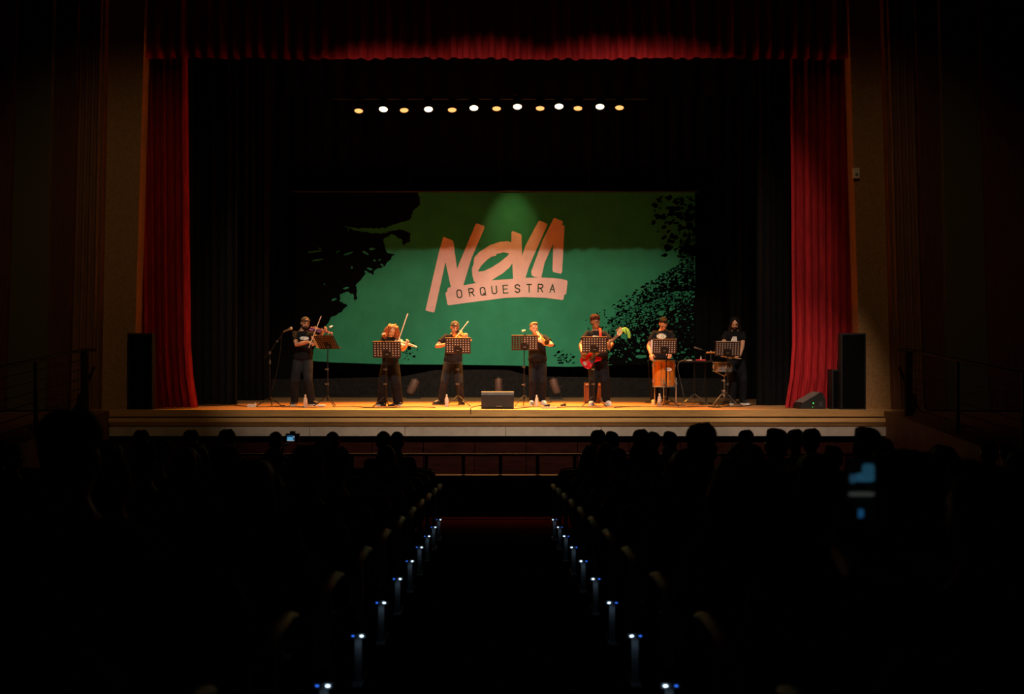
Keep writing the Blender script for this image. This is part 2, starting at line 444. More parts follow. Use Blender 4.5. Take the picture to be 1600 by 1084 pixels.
# left black brush print, ragged edge
c2 = lambda x, y: (450+x/5.164, 290+y/5.164)
edge = [c2(*p) for p in [(1050,55),(1062,100),(1070,150),(1010,200),(980,280),(900,300),(800,335),(700,345),(560,345),(450,325),(480,345),(690,390),(790,384),(840,364),(910,355),(985,380),(987,450),(930,478),(915,430),
        (840,392),(772,430),(780,500),(800,540),(858,550),(820,600),(780,650),(700,680),(690,720),(640,700),(600,740),(550,800),(560,900),(535,942),(528,880),(470,855),(418,875),(420,935),(482,965),(430,1020),(360,1055)]]
edge += [(516, 497), (509, 512), (500, 528), (491, 545), (486, 563.5)]
rr = random.Random(4); rag = []
for (x0_, y0_), (x1_, y1_) in zip(edge, edge[1:]):
    L = math.hypot(x1_-x0_, y1_-y0_); k = max(1, int(L/2.2))
    for i in range(k):
        f = i/k; j = 0 if i == 0 else 1.0
        rag.append((x0_+(x1_-x0_)*f+rr.uniform(-1.1, 1.1)*j, y0_+(y1_-y0_)*f+rr.uniform(-1.1, 1.1)*j))
rag.append(edge[-1])
b = MB(); flatpoly(b, [bp2(*p) for p in rag] + [bp2(462, 562), bp2(462, 300.5)], .004); b.build('black_brush_print', M_bblack, ban)
def blob(mb, px, py, r, h, asp=1.0, ang=0.0, rg=rr, n=7, jit=.3):
    pts = []
    for i in range(n):
        q = 2*pi*i/n; k = r*(1+rg.uniform(-jit, jit)); x, y = k*cos(q)*asp, k*sin(q)
        pts.append(bp2(px+x*cos(ang)-y*sin(ang), py+x*sin(ang)+y*cos(ang)))
    pts = pts[::-1]
    c = len(mb.v)
    for x, z in pts: mb.v.append(V((x, -h, z)))
    mb.f.append([c+i for i in range(n)])
# green scrapes inside the black brush print
b = MB()
for (x, y, l, t, a) in ((490,525,24,1.4,-6),(496,538,20,1.4,-8),(545,528,16,1.6,-20),(582,521,9,2.2,-8),(528,525,8,1.0,-30),(500,520,6,1,10),(571,383+12,10,2,30),(572,507-82,6,2,35),(578,420,9,1.6,20),(541,450,10,1.6,-18),(522,468,8,1.8,-16),
                       (597,414,5,1.6,40),(585,407,4,1.4,-15),(550,418,3,2,10),(507,444,2,1.6,0),(593,406,4,1,-10),(544,360,3,1.2,20)):
    y = y if y < 480 else y-132
    blob(b, x, y, t, .0065, l/t/2, R(a), n=9, jit=.25)
b.build('green_scrapes', M_green, ban)['kind'] = 'stuff'
# right black splatter
c3 = lambda x, y: (890+x/3.738, 290+y/3.738)
core = [c3(*p) for p in [(732,590),(670,610),(600,655),(520,690),(450,715),(390,735),(320,775),(265,810),(235,850),(215,890),(222,960),(215,1040)]]
top = core[:]
rag = []
for (x0_, y0_), (x1_, y1_) in zip(core, core[1:]):
    L = math.hypot(x1_-x0_, y1_-y0_); k = max(1, int(L/2.5))
    for i in range(k):
        f = i/k; rag.append((x0_+(x1_-x0_)*f+rr.uniform(-2, 2), y0_+(y1_-y0_)*f+rr.uniform(-2, 2)))
rag.append(core[-1])
b = MB(); flatpoly(b, [bp2(*p) for p in rag][::1] + [bp2(960, 570), bp2(1030, 570), bp2(1085.5, 569)], .004); b.build('black_splash_print', M_bblack, ban)
def edge_y(px):
    # upper edge of the solid splash at a column
    pts = sorted(core)
    if px < pts[0][0]: return 578
    for (a, ya), (c, yc) in zip(pts, pts[1:]):
        if a <= px <= c: return ya+(yc-ya)*(px-a)/(c-a+1e-6)
    return pts[-1][1]
b = MB(); g_ = MB(); k = 0
while k < 3000:
    px = rr.uniform(914, 1085); py = rr.uniform(372, 569)
    d = edge_y(px)-py                         # above the core
    reach = 16+58*max(0, (px-985)/100)**1.1
    if px < 948: d = min(d, 40) if py > 476 else d
    if d < -6: continue
    if py < 505-.62*(px-905)**1.0*.95 and px < 1060: continue
    if rr.random() > math.exp(-max(0, d)/reach*1.15): k += .12; continue
    blob(b, px, py, rr.choice((.5, .6, .7, .8, 1.0, 1.3, 1.7)), .0045, rr.uniform(1.0, 2.0), rr.uniform(-.9, .3)); k += 1
for i in range(330):
    px = rr.uniform(1018, 1086); py = rr.uniform(306, 400)
    if rr.random() > ((px-1010)/76)**1.3: continue
    blob(b, px, py, rr.choice((1, 1.4, 2, 3, 4)), .0045, rr.uniform(1, 1.8), rr.uniform(-.9, .3))
for (cx, cy, sx, sy, nn) in ((640, 549, 12, 14, 26), (873, 552, 7, 12, 10), (883, 560, 12, 8, 34)):
    for i in range(nn):
        blob(b, cx+rr.gauss(0, sx*.6), min(567, cy+rr.gauss(0, sy*.6)), rr.uniform(.5, 1.6), .0045, rr.uniform(1, 2.4), rr.uniform(-1.2, 0))
b.build('black_splatter', M_bblack, ban)['kind'] = 'stuff'
k = 0
while k < 1150:
    px = rr.uniform(945, 1084); py = rr.uniform(455, 566)
    d = py-edge_y(px)
    if d < -8: continue
    if rr.random() > .07+.93*math.exp(-max(0, d)/17): k += .05; continue
    blob(g_, px, py, rr.choice((.4, .5, .6, .7, .9, 1.3)), .0065, rr.uniform(1, 1.9), rr.uniform(-.9, .3)); k += 1
for (x, y, r, a) in ((235,740,31,1),(533,745,16,1),(590,722,10,.8),(345,872,15,1.0),(318,882,14,1.5),(403,907,9,1.1),(400,963,9,1.2),(417,998,10,3.2),(230,1000,6,.8),(657,973,7,1.3),(372,690,7,1.4),(300,770,6,1.8),(425,735,6,1.4)):
    x, y = c3(x, y); blob(g_, x, y, r/3.738, .0075, a, 0.0, n=14, jit=.12)
g_.build('green_drops', M_green, ban)['kind'] = 'stuff'
# pale brush lettering
c1 = lambda x, y: bp2(655+x/6.376, 330+y/6.376)
pol = {
 'letter_n': [[(240,258),(325,290),(300,360),(262,505),(152,1003),(142,1008),(70,990),(64,980),(200,390)], [(240,258),(250,257),(332,290),(340,300),(378,580),(440,735),(320,775),(262,505)], [(560,130),(572,121),(640,142),(651,155),(640,190),(520,470),(440,737),(320,772),(378,570)]],
 'letter_v': [[(920,206),(935,198),(1012,228),(1019,238),(1024,445),(1060,667),(935,682),(918,300)], [(1186,104),(1198,95),(1212,96),(1270,122),(1276,132),(1262,170),(1150,420),(1090,560),(1058,667),(1000,640),(1024,445),(1060,340)]],
 'letter_a': [[(1338,74),(1352,68),(1428,98),(1432,108),(1424,132),(1440,150),(1340,310),(1250,510),(1215,664),(1150,655),(1120,637),(1116,600),(1190,400),(1230,290)], [(1440,138),(1448,148),(1423,605),(1410,623),(1340,607),(1328,594),(1335,310),(1345,180)]],
 'lettering_bar': [[(262,815),(280,798),(283,768),(300,758),(460,735),(580,712),(720,688),(935,673),(1060,662),(1215,660),(1330,665),(1420,675),(1470,688),(1478,700),(1464,825),(1445,832),(1437,876),(1420,883),(1260,862),(1050,855),(860,862),(720,880),(500,908),(292,937),(281,928)]],
}
hh = .0045
for nm, ps in pol.items():
    b = MB()
    for p in ps:
        flatpoly(b, [c1(*q) for q in p], hh, .0003); hh += .0003
    b.build(nm, M_pink, ban)
Oo = [(550,458),(600,405),(700,340),(800,305),(880,298),(930,310),(940,500),(900,560),(830,620),(760,662),(712,694),(640,717),(566,720),(545,695),(530,640),(525,570),(540,530)]
Oh = [(588,590),(620,540),(680,480),(720,452),(764,444),(772,425),(840,408),(897,420),(880,445),(800,510),(720,560),(640,597),(588,600)]
b = MB(); flatpoly(b, [[c1(*q) for q in Oo], [c1(*q) for q in Oh]], hh, .0003); b.build('letter_o', M_pink, ban)
# dark capitals on the bar, drawn as strokes in a 1 x 1.6 cell
arc = lambda cx, cy, rx, ry, a0, a1, n=8: [(cx+rx*cos(R(a0+(a1-a0)*i/n)), cy+ry*sin(R(a0+(a1-a0)*i/n))) for i in range(n+1)]
ring = arc(.5, 1.2, .5, .4, 0, 180) + arc(.5, .4, .5, .4, 180, 360) + [(1, 1.2)]
GL = {'O': [ring], 'Q': [ring, [(.6, .4), (1.1, -.08)]],
      'R': [[(0, 0), (0, 1.6), (.55, 1.6)] + arc(.55, 1.2, .45, .4, 90, -90) + [(0, .8)], [(.5, .8), (1, 0)]],
      'U': [[(0, 1.6), (0, .4)] + arc(.5, .4, .5, .4, 180, 360) + [(1, 1.6)]],
      'E': [[(1, 1.6), (0, 1.6), (0, 0), (1, 0)], [(0, .82), (.85, .82)]],
      'S': [[(1, 1.25)] + arc(.5, 1.22, .48, .38, 10, 200) + [(.15, .95), (.85, .68)] + arc(.5, .4, .48, .4, 20, -170)],
      'T': [[(0, 1.6), (1.05, 1.6)], [(.52, 1.6), (.52, 0)]],
      'A': [[(0, 0), (.5, 1.6), (1, 0)], [(.18, .55), (.82, .55)]]}
for ch, cx, cy, an in (('O',400,822,-7),('R',521,808,-8),('Q',633,797,-7),('U',748,783,-6),('E',860,776,-4),('S',978,770,-2),('T',1094,768,0),('R',1208,766,1),('A',1327,768,2)):
    b = MB(); u = 46.0; hl = 5.5
    for st in GL[ch]:
        q = []
        for x, y in st:
            x, y = (x-.5)*u, (.8-y)*u*1.04
            ca, sa = cos(R(an)), sin(R(an)); q.append((cx+x*ca-y*sa, cy+x*sa+y*ca))
        for (xa, ya), (xb, yb) in zip(q, q[1:]):
            L = math.hypot(xb-xa, yb-ya)+1e-6; dx, dy = (xb-xa)/L, (yb-ya)/L; xa -= dx*hl*.6; ya -= dy*hl*.6; xb += dx*hl*.6; yb += dy*hl*.6
            c = len(b.v)
            for (x, y) in ((xa-dy*hl, ya+dx*hl), (xb-dy*hl, yb+dx*hl), (xb+dy*hl, yb-dx*hl), (xa+dy*hl, ya-dx*hl)):
                p = c1(x, y); b.v.append(V((p[0], -(hh+.003), p[1])))
            b.f.append([c, c+1, c+2, c+3])
    b.build('letter_'+ch.lower(), M_letter, ban)
b = MB(); b.tube([(PX(455, GD), 0, PZ(299, GD)), (PX(1092, GD), 0, PZ(299, GD))], .025, 8); b.build('batten', M_black, ban)
for px in (500, 640, 780, 920, 1050):
    b = MB(); b.tube([(PX(px, GD), .02, PZ(299, GD)), (PX(px, GD), .02, 10.8)], .006, 5); b.build('hanging_line', M_black, ban)

# ------------------------------------------------------------------ lamp bar with the glowing lamps
LD = 21.3
t = thing('lamp_bar', 'black pipe hung across the stage carrying the row of lamps', 'pipe', (0, LD, PZ(154, LD)))
b = MB(); b.tube([(PX(520, LD), 0, 0), (PX(1010, LD), 0, 0)], .026, 10); b.build('pipe', M_blackmetal, t, True)
for px in (530, 776, 1000):
    b = MB(); b.tube([(PX(px, LD), 0, 0), (PX(px, LD), 0, 10.8-t.location.z)], .006, 5); b.build('hanging_line', M_blackmetal, t)
AMB = (1.0, .31, .025); WRM = (1.0, .70, .40)
M_lensA = mat('amber_lamp_glass', (.9, .5, .2), .4, emit=(1.0, .48, .15), estr=1.35)
M_lensW = mat('warm_white_lamp_glass', (.9, .8, .6), .4, emit=(1.0, .80, .50), estr=4.0)
ordw = ['first', 'second', 'third', 'fourth', 'fifth', 'sixth', 'seventh', 'eighth', 'ninth', 'tenth', 'eleventh', 'twelfth', 'thirteenth', 'fourteenth', 'fifteenth']
lamps = [(560.5,173,0),(599,170.5,1),(631.5,172,0),(669.5,170.5,1),(706.5,171.5,0),(740.5,168.5,1),(776,169.5,0),(808.5,166.5,1),(844,169,0),(873.5,166,1),(903,169,0),(937.5,166.5,1),(968,168,0)]
na = nw = 0
for i, (px, py, wh) in enumerate(lamps):
    x, z = PX(px, LD-.12), PZ(py, LD-.12)
    if wh: nw += 1; lab = 'black stage lamp glowing warm white, %s white one from the left' % ordw[nw-1]
    else: na += 1; lab = 'black stage lamp glowing amber, %s amber one from the left' % ordw[na-1]
    t = thing('stage_lamp', lab, 'lamp', (x, LD, z), group='lamps on the overhead bar')
    tilt = 60 if wh else 66
    tgt = V((x*.78 + (-.6 if px < 620 else 0), LD-.12-(z-ZS)/math.tan(R(tilt+4)), ZS))
    ax = (tgt-V((x, LD-.12, z))).normalized()
    q = ax.to_track_quat('Z', 'Y').to_matrix().to_4x4()
    Ml = MX.Translation((0, -.12, 0)) @ q
    b = MB(); b.lathe([(.07, -.22), (.085, -.2), (.085, -.02), (.1, -.02), (.1, .012), (.092, .012), (.088, -.004), (.05, -.005)], 20, Ml); b.build('can', M_blackmetal, t, True)
    b = MB(); b.lathe([(.001, -.003), (.086, -.003), (.086, .002), (.05, .008), (.001, .01)], 20, Ml); b.build('lens', M_lensW if wh else M_lensA, t, True)
    bz = PZ(154, LD)-z
    b = MB(); b.tube([(-.1, -.05, .05), (-.1, -.01, bz-.04), (.1, -.01, bz-.04), (.1, -.05, .05)], .008, 6); b.tube([(0, -.01, bz-.05), (0, 0, bz+.04)], .018, 8); b.build('yoke', M_blackmetal, t)
    for k in range(4):
        b = MB(); b.box((-.045+.03*k, -.02, .13), (.007, .05, .05)); b.build('cooling_fin', M_steel, t)
    o = spot('lamp_light', V((x, LD-.12, z))+ax*.03, tgt, 520 if wh else 3100, WRM if wh else AMB, 52 if wh else 58, .8, .07, t)
# one more lamp hangs nearer the banner and rakes down it
HD = 22.8
x, z = PX(806, HD), PZ(158, HD)
t = thing('stage_lamp', 'black lamp hung behind the bar raking its beam down the banner', 'lamp', (x, HD, z), group='lamps on the overhead bar')
tgt = V((PX(799, GD), GD, PZ(385, GD)))
ax = (tgt-V((x, HD, z))).normalized(); q = ax.to_track_quat('Z', 'Y').to_matrix().to_4x4()
b = MB(); b.lathe([(.05, -.2), (.07, -.18), (.07, .05), (.062, .05), (.06, .0), (.03, -.005)], 16, q); b.build('can', M_blackmetal, t, True)
b = MB(); b.tube([(-.08, 0, .0), (-.08, 0, .2), (.08, 0, .2), (.08, 0, .0)], .008, 6); b.tube([(0, 0, .2), (0, 0, 10.8-z)], .008, 6); b.build('yoke', M_blackmetal, t)
spot('lamp_light', V((x, HD, z))+ax*.1, tgt, 240, (1.0, .62, .22), 33, .95, .05, t)
# ------------------------------------------------------------------ people
M_skinA = mat('skin_light', (.55, .30, .19), .5, var=.06)
M_skinB = mat('skin_olive', (.46, .23, .14), .5, var=.06)
M_skinC = mat('skin_brown', (.20, .085, .045), .48, var=.06)
M_lips = mat('lips', (.33, .11, .09), .5)
M_eyew = mat('eye_dark', (.03, .02, .015), .25)
M_tee = mat('black_tee_cloth', (.0075, .008, .0095), .95, spec=.12, var=.15, bump=.5, bscale=9)
M_tee2 = mat('charcoal_tee_cloth', (.011, .012, .015), .95, spec=.12, var=.15, bump=.5, bscale=9)
M_jean = mat('washed_black_denim', (.016, .018, .023), .95, spec=.12, var=.18, scale=7, bump=.5, bscale=12)
M_trs = mat('black_trouser_cloth', (.0085, .0095, .013), .95, spec=.12, var=.15, bump=.4, bscale=8)
M_hairbk = mat('black_hair', (.010, .007, .006), .65, spec=.15, var=.3, scale=60, bump=.8, bscale=90)
M_hairbr = mat('brown_hair', (.09, .035, .015), .5, var=.3, scale=60, bump=.8, bscale=90)
M_hairred = mat('red_curly_hair', (.24, .065, .022), .55, var=.4, scale=30, bump=1.0, bscale=45)
M_hairlt = mat('light_brown_hair', (.22, .10, .04), .5, var=.3, scale=60, bump=.8, bscale=90)
M_shoeb = mat('black_shoe', (.015, .015, .015), .5)
M_shoew = mat('white_shoe', (.7, .68, .64), .6)
M_capk = mat('grey_cap_cloth', (.035, .033, .026), .9, var=.12, bump=.3)
M_print = mat('shirt_print_white', (.75, .78, .78), .8, var=.2, scale=30)
M_printg = mat('shirt_print_green', (.55, .75, .55), .8, var=.35, scale=45)
M_printb = mat('shirt_print_blue', (.5, .66, .8), .8, var=.35, scale=40)

RINGS = [(-.09,.10,.085),(-.03,.155,.108),(.03,.165,.115),(.10,.148,.106),(.18,.138,.10),(.28,.152,.11),(.38,.17,.116),(.44,.172,.108),(.485,.145,.09),(.52,.088,.07),(.56,.058,.06)]
def ik(a, c, l1, l2, pole):
    a, c, pole = V(a), V(c), V(pole)
    d = c-a; L = d.length; dn = d.normalized()
    if L > (l1+l2)*.995: c = a+dn*(l1+l2)*.995; L = (l1+l2)*.995
    if L < abs(l1-l2)+.02: L = abs(l1-l2)+.02
    k = (l1*l1-l2*l2+L*L)/(2*L); h = math.sqrt(max(0, l1*l1-k*k))
    p = pole-a; p = p-dn*p.dot(dn); p = p.normalized() if p.length > 1e-6 else dn.orthogonal().normalized()
    return a+dn*k+p*h, c
def hand(mb, wr, fd, nr, side, curl, s=1.0):
    fd = V(fd).normalized(); nr = V(nr); nr = (nr-fd*nr.dot(fd)).normalized(); X = fd.cross(nr)*side
    Q = MX((( X.x, fd.x, nr.x, wr.x), (X.y, fd.y, nr.y, wr.y), (X.z, fd.z, nr.z, wr.z), (0, 0, 0, 1)))
    mb.ell((0, .052*s, 0), (.042*s, .055*s, .019*s), Q)
    def rot(a): return fd*cos(a)-nr*sin(a)
    for i, (ln, ox) in enumerate(((.07, .03), (.078, .011), (.072, -.009), (.056, -.028))):
        p = wr+fd*.085*s+X*ox*s; pts = [wr+fd*.05*s+X*ox*s*.8, p]; a = 0
        for k, f in enumerate((.42, .33, .25)):
            a += curl*(.55, .9, .7)[k]; p = p+rot(a)*ln*f*s; pts.append(p)
        mb.tube(pts, [.011*s, .0105*s, .0098*s, .009*s, .008*s], 8, True)
    p = wr+fd*.025*s+X*.03*s
    mb.tube([p, p+(fd*.5+X*.7-nr*.2).normalized()*.035*s, p+(fd*.5+X*.7-nr*.2).normalized()*.035*s+(fd*.85+X*.15-nr*(.3+.3*curl)).normalized()*.045*s], [.014*s, .012*s, .0095*s], 8, True)

def figure(root, s=1.0, pel=(0, 0, .93), lean=(0, 0), head=(0, 0, 0), hoff=(0, 0, 0), feet=None, knees=None, wr=None, poles=None, hd=None, legr=(.092, .07, .055), loose=0.0,
           skin=None, shirt=None, pants=None, hair=None, hairm=None, capm=None, beard=None, shoe=None, sole=None, vox=.009, twist=0.0, shorts=False, face=True, flared=None, curls=(.7, .7), sleeve=.62):
    pel = V(pel)*1.0; tw = MX.Rotation(R(twist), 3, 'Z')
    def sp(dz, x=0, y=0):
        f = max(0, min(1, dz/.5)); f = f*f*(3-2*f)*.5+f*.5
        o = tw @ V((x*s, y*s, 0)) if dz > .2 else V((x*s, y*s, 0))
        return pel+V((lean[0]*f, lean[1]*f, dz*s))+o
    B = MB(); T = MB(); Tr = MB()
    for mb, g, lo, hi in ((B, 0, -1, 1), (T, .014, -.05, .525), (Tr, .010, -.1, .10)):
        rs = []
        for dz, rx, ry in RINGS:
            if not (lo <= dz <= hi): continue
            e = g + (loose*(1-max(0, dz)/.4) if (mb is T and dz < .4) else 0)
            if mb is T and dz < .3: rx, ry = max(rx, .155), max(ry, .112)
            rs.append((sp(dz), (rx+e)*s, (ry+e)*s))
        mb.rings(rs, 24)
    # head
    Hc = sp(.56)+V((0, -.012*s, .135*s))+V(hoff)
    Mh = MX.Translation(Hc) @ MX.Rotation(R(head[0]), 4, 'Z') @ MX.Rotation(R(head[1]), 4, 'X') @ MX.Rotation(R(head[2]), 4, 'Y') @ MX.Scale(s, 4)
    B.tube([sp(.47), sp(.56), Mh @ V((0, .02, -.06))], [.062*s, .056*s, .056*s], 14)
    B.ell((0, .015, .03), (.076, .095, .088), Mh); B.ell((0, -.028, -.03), (.063, .063, .085), Mh); B.ell((0, -.052, -.088), (.036, .036, .032), Mh)
    if face:
        B.tube([(0, -.088, .012), (0, -.103, -.02), (0, -.108, -.032)], [.009, .012, .016], 8, True, M=Mh)
        for k in (-1, 1):
            B.ell((k*.077, .012, -.008), (.012, .02, .032), Mh)
            B.ell((k*.03, -.082, .025), (.024, .014, .010), Mh)
    # arms
    sh = [sp(.465, -.168), sp(.465, .168)]; els = []
    for i in (0, 1):
        sg = -1 if i == 0 else 1
        w0 = V(wr[i]); el, w1 = ik(sh[i], w0, .285*s, .255*s, poles[i]); els.append(el)
        B.tube([sh[i], sh[i].lerp(el, .5), el, el.lerp(w1, .3), w1], [.05*s, .046*s, .04*s, .042*s, .028*s], 12, True)
        if hd: hand(B, w1, hd[i][0], hd[i][1], hd[i][2], curls[i], s)
        e2 = sh[i].lerp(el, sleeve)
        T.ell(sh[i]-V((sg*.012*s, 0, .005)), (.066*s, .066*s, .062*s)); T.tube([sp(.42, sg*.09), sh[i], sh[i].lerp(el, .3), e2], [.07*s, .068*s, .066*s, (.068+loose*.3)*s], 14)
    # legs
    for i in (0, 1):
        sg = -1 if i == 0 else 1
        hp = pel+V((sg*.088*s, 0, -.05*s)); fx, fy, fyaw, fz = feet[i]
        an = V((fx, fy, .09*s+fz)); kn = V(knees[i]) if knees and knees[i] else ik(hp, an, .425*s, .41*s, hp.lerp(an, .5)+V((0, -1, 0)))[0]
        B.tube([hp, hp.lerp(kn, .5), kn, kn.lerp(an, .35), an], [.078*s, .068*s, .05*s, .05*s, .034*s], 12, True)
        a, k_, e = legr
        if shorts: Tr.tube([hp, hp.lerp(kn, .5), kn.lerp(an, .08)], [a*s, .5*(a+k_)*s, k_*s], 16)
        elif flared: Tr.tube([hp, hp.lerp(kn, .6), kn, an-V((0, 0, .05*s))], [a*s, flared[0]*s, flared[1]*s, flared[2]*s], 18)
        else: Tr.tube([hp, hp.lerp(kn, .5), kn, kn.lerp(an, .5), an-V((0, 0, .02*s))], [a*s, .52*(a+k_)*s, k_*s, .5*(k_+e)*s, e*s], 16, False)
        Mf = MX.Translation((fx, fy, fz)) @ MX.Rotation(R(fyaw), 4, 'Z') @ MX.Scale(s, 4)
        B.tube([(0, .03, .05), (0, -.06, .045), (0, -.13, .035)], [.034, .036, .03], 10, True, M=Mf)
        if shoe:
            b = MB(); b.tube([(0, .055, .062), (0, .0, .068), (0, -.07, .058), (0, -.14, .045)], [.044, .05, .047, .036], 12, True, flat=(.9, 1.05), M=Mf); so = b.remesh('shoe', shoe, root, .012, 2)
            b = MB(); pr = [(.045*cos(2*pi*k/16)*(1 if sin(2*pi*k/16) > 0 else 1.1), -.05-.145*sin(2*pi*k/16)*-1) for k in range(16)]
            b.prism(pr, 0, .03, Mf); b.build('sole', sole or shoe, so)
    body = B.remesh('body', skin, root, vox, 2)
    sh_o = T.remesh('t_shirt', shirt, root, vox*1.3, 4); Tr.remesh('trousers' if not shorts else 'shorts', pants, root, vox*1.3, 3)
    if face:
        for k in (-1, 1):
            b = MB(); b.ell((k*.031, -.0865, .002), (.0105, .006, .0045), Mh, 10, 6); b.build('eye', M_eyew, root, True)
            b = MB(); b.tube([(k*.012, -.095, .022), (k*.032, -.096, .028), (k*.052, -.083, .022)], .003, 6, True, M=Mh); b.build('eyebrow', hairm or M_hairbk, root, True)
        b = MB(); b.ell((0, -.088, -.063), (.025, .008, .008), Mh, 10, 6); b.build('mouth', M_lips, root, True)
    hb = MB()
    if hair == 'short':
        hb.ell((0, .03, .052), (.084, .094, .08), Mh); hb.ell((0, .055, .0), (.078, .062, .07), Mh); hb.ell((.01, -.035, .105), (.055, .045, .03), Mh)
        hb.remesh('hair', hairm, root, vox, 2)
    elif hair == 'afro':
        for k in range(26):
            a = k*2.4; e = .05+.95*(k/26); r_ = math.sqrt(max(0, 1-e*e*.8))
            hb.ell((.068*r_*cos(a), .03+.078*r_*sin(a), .055+.075*e), (.034, .034, .034), Mh, 8, 6)
        hb.ell((0, .03, .065), (.086, .098, .085), Mh); hb.ell((0, .05, .01), (.084, .06, .075), Mh)
        hb.remesh('hair', hairm, root, vox, 1)
    elif hair == 'curly':
        g = random.Random(11)
        hb.ell((0, .035, .05), (.092, .1, .086), Mh)
        for k in range(95):
            a = g.uniform(-.15*pi, 1.15*pi); z = g.uniform(-.2, .10); rr_ = .108+.058*max(0, min(1, (.08-z)/.16))
            if z > .05: rr_ *= .85
            hb.ell((rr_*cos(a)*.98, .02+.095*sin(a)+(-.02 if abs(cos(a)) > .8 else 0), z), (.032, .032, .038), Mh, 8, 6)
        for k in (-1, 1):
            for z in (.07, .03, -.02, -.07, -.12, -.16): hb.ell((k*(.078+.3*(.08-z)*.5), -.045+.1*(.07-z)*.3, z), (.034, .032, .038), Mh, 8, 6)
        hb.remesh('hair', hairm, root, vox, 1)
    elif hair == 'long':
        hb.ell((0, .03, .05), (.086, .097, .082), Mh)
        for k in (-1, 1):
            hb.tube([Mh @ V((k*.035, -.055, .105)), Mh @ V((k*.078, -.03, .03)), Mh @ V((k*.09, -.025, -.07)), Mh @ V((k*.11, -.035, -.17)), Mh @ V((k*.115, -.07, -.27))], [.02*s, .028*s, .033*s, .036*s, .02*s], 10, True, flat=(1.2, .8))
            hb.tube([Mh @ V((k*.05, .06, .05)), Mh @ V((k*.07, .07, -.08)), Mh @ V((k*.08, .08, -.2))], [.04*s, .045*s, .03*s], 10, True)
        hb.tube([Mh @ V((0, .08, .05)), Mh @ V((0, .09, -.1)), Mh @ V((0, .1, -.22))], [.06*s, .06*s, .04*s], 10, True)
        hb.remesh('hair', hairm, root, vox, 2)
    elif hair == 'cap':
        hb.ell((0, .045, .0), (.08, .066, .075), Mh); hb.remesh('hair', hairm, root, vox, 2)
        cp = MB(); cp.ell((0, .012, .038), (.086, .105, .094), Mh, 20, 8, z0=.1); c = cp.build('cap', capm, root, True)
        cp = MB(); cp.tube([(-.078, -.03, .058), (-.05, -.082, .058), (0, -.098, .058), (.05, -.082, .058), (.078, -.03, .058)], .009, 8, True, M=Mh); cp.build('cap_band', capm, c, True)
        cp = MB(); cp.ell((0, .15, .035), (.07, .07, .008), Mh @ MX.Rotation(R(-8), 4, 'X')); cp.build('brim', capm, c, True)
        cp = MB(); cp.ell((0, -.088, .078), (.028, .012, .012), Mh, 10, 6); cp.build('cap_opening', skin, c, True)
    if beard:
        bd = MB(); bd.ell((0, -.056, -.082), (.05, .045, .045), Mh); bd.ell((0, -.09, -.048), (.034, .012, .007), Mh)
        for k in (-1, 1): bd.tube([Mh @ V((k*.066, -.012, .0)), Mh @ V((k*.064, -.025, -.045)), Mh @ V((k*.045, -.05, -.08))], [.01*s, .014*s, .018*s], 8, True)
        if beard > 1: bd.ell((0, -.068, -.125), (.034, .03, .05), Mh)
        bd.remesh('beard', hairm, root, vox, 2)
        b = MB(); b.ell((0, -.1, -.062), (.022, .006, .006), Mh, 10, 6); b.build('mouth', M_lips, root, True)
    return dict(sh=sh, el=els, Mh=Mh, shirt=sh_o, pel=pel, sp=sp)

def shirt_print(root, shirt, pts, m, name='shirt_print'):
    me = shirt.data
    bv = BVHTree.FromPolygons([v.co for v in me.vertices], [tuple(p.vertices) for p in me.polygons])
    b = MB(); vs = []
    for (x, z) in pts:
        h = bv.ray_cast(V((x, -2, z)), V((0, 1, 0)))
        vs.append((x, (h[0].y if h[0] is not None else -.1)-.006, z))
    c = (sum(p[0] for p in pts)/len(pts), sum(p[1] for p in pts)/len(pts)); h = bv.ray_cast(V((c[0], -2, c[1])), V((0, 1, 0)))
    vs.append((c[0], (h[0].y if h[0] is not None else -.1)-.008, c[1])); n = len(pts)
    b.add(vs, [(i, (i+1) % n, n) for i in range(n)]); return b.build(name, m, root)
def oval(cx, cz, rx, rz, n=18, jag=0.0): return [(cx+rx*(1+jag*(k % 2))*cos(2*pi*k/n), cz+rz*(1+jag*(k % 2))*sin(2*pi*k/n)) for k in range(n)]

def stage_person(px, py, label, group='musicians on stage'):
    d = 1240.0/(py-570.0)
    t = thing('person', label, 'person', (PX(px, d), d, ZS), group=group)
    def L(qx, qy, dy=0.0):      # photo pixel to a point of this figure, dy in front (-) or behind (+) its feet
        dd = d+dy; return V((PX(qx, dd)-t.location.x, dy, PZ(qy, dd)-ZS))
    return t, L, d

# ---- violinist at the left
t1, L1, d1 = stage_person(475, 633.4, 'smiling bearded violinist in a backwards cap and black tee beside the boom microphone')
f1 = figure(t1, 1.0, pel=(-.02, 0, .90), lean=(.0, .02), head=(24, 6, 4), hoff=(.045, -.02, -.03), twist=22, feet=[(-.18, 0, -10, 0), (.15, -.02, 55, 0)],
    wr=[L1(481.5, 534, -.30), L1(504, 519.5, -.34)], poles=[(-.75, -.05, .95), (.35, -.3, .8)], hd=[((.8, -.35, -.25), (.1, -.5, .8), -1), ((.45, -.35, .35), (.3, -.6, -.7), -1)],
    legr=(.105, .084, .07), loose=.012, skin=M_skinB, shirt=M_tee, pants=M_jean, hair='cap', hairm=M_hairbk, capm=M_capk, beard=1, shoe=M_shoeb, sole=M_shoew, curls=(.8, .9))
shirt_print(t1, f1['shirt'], oval(L1(477, 0).x, L1(0, 528.5).z, .085, .035), M_printb)
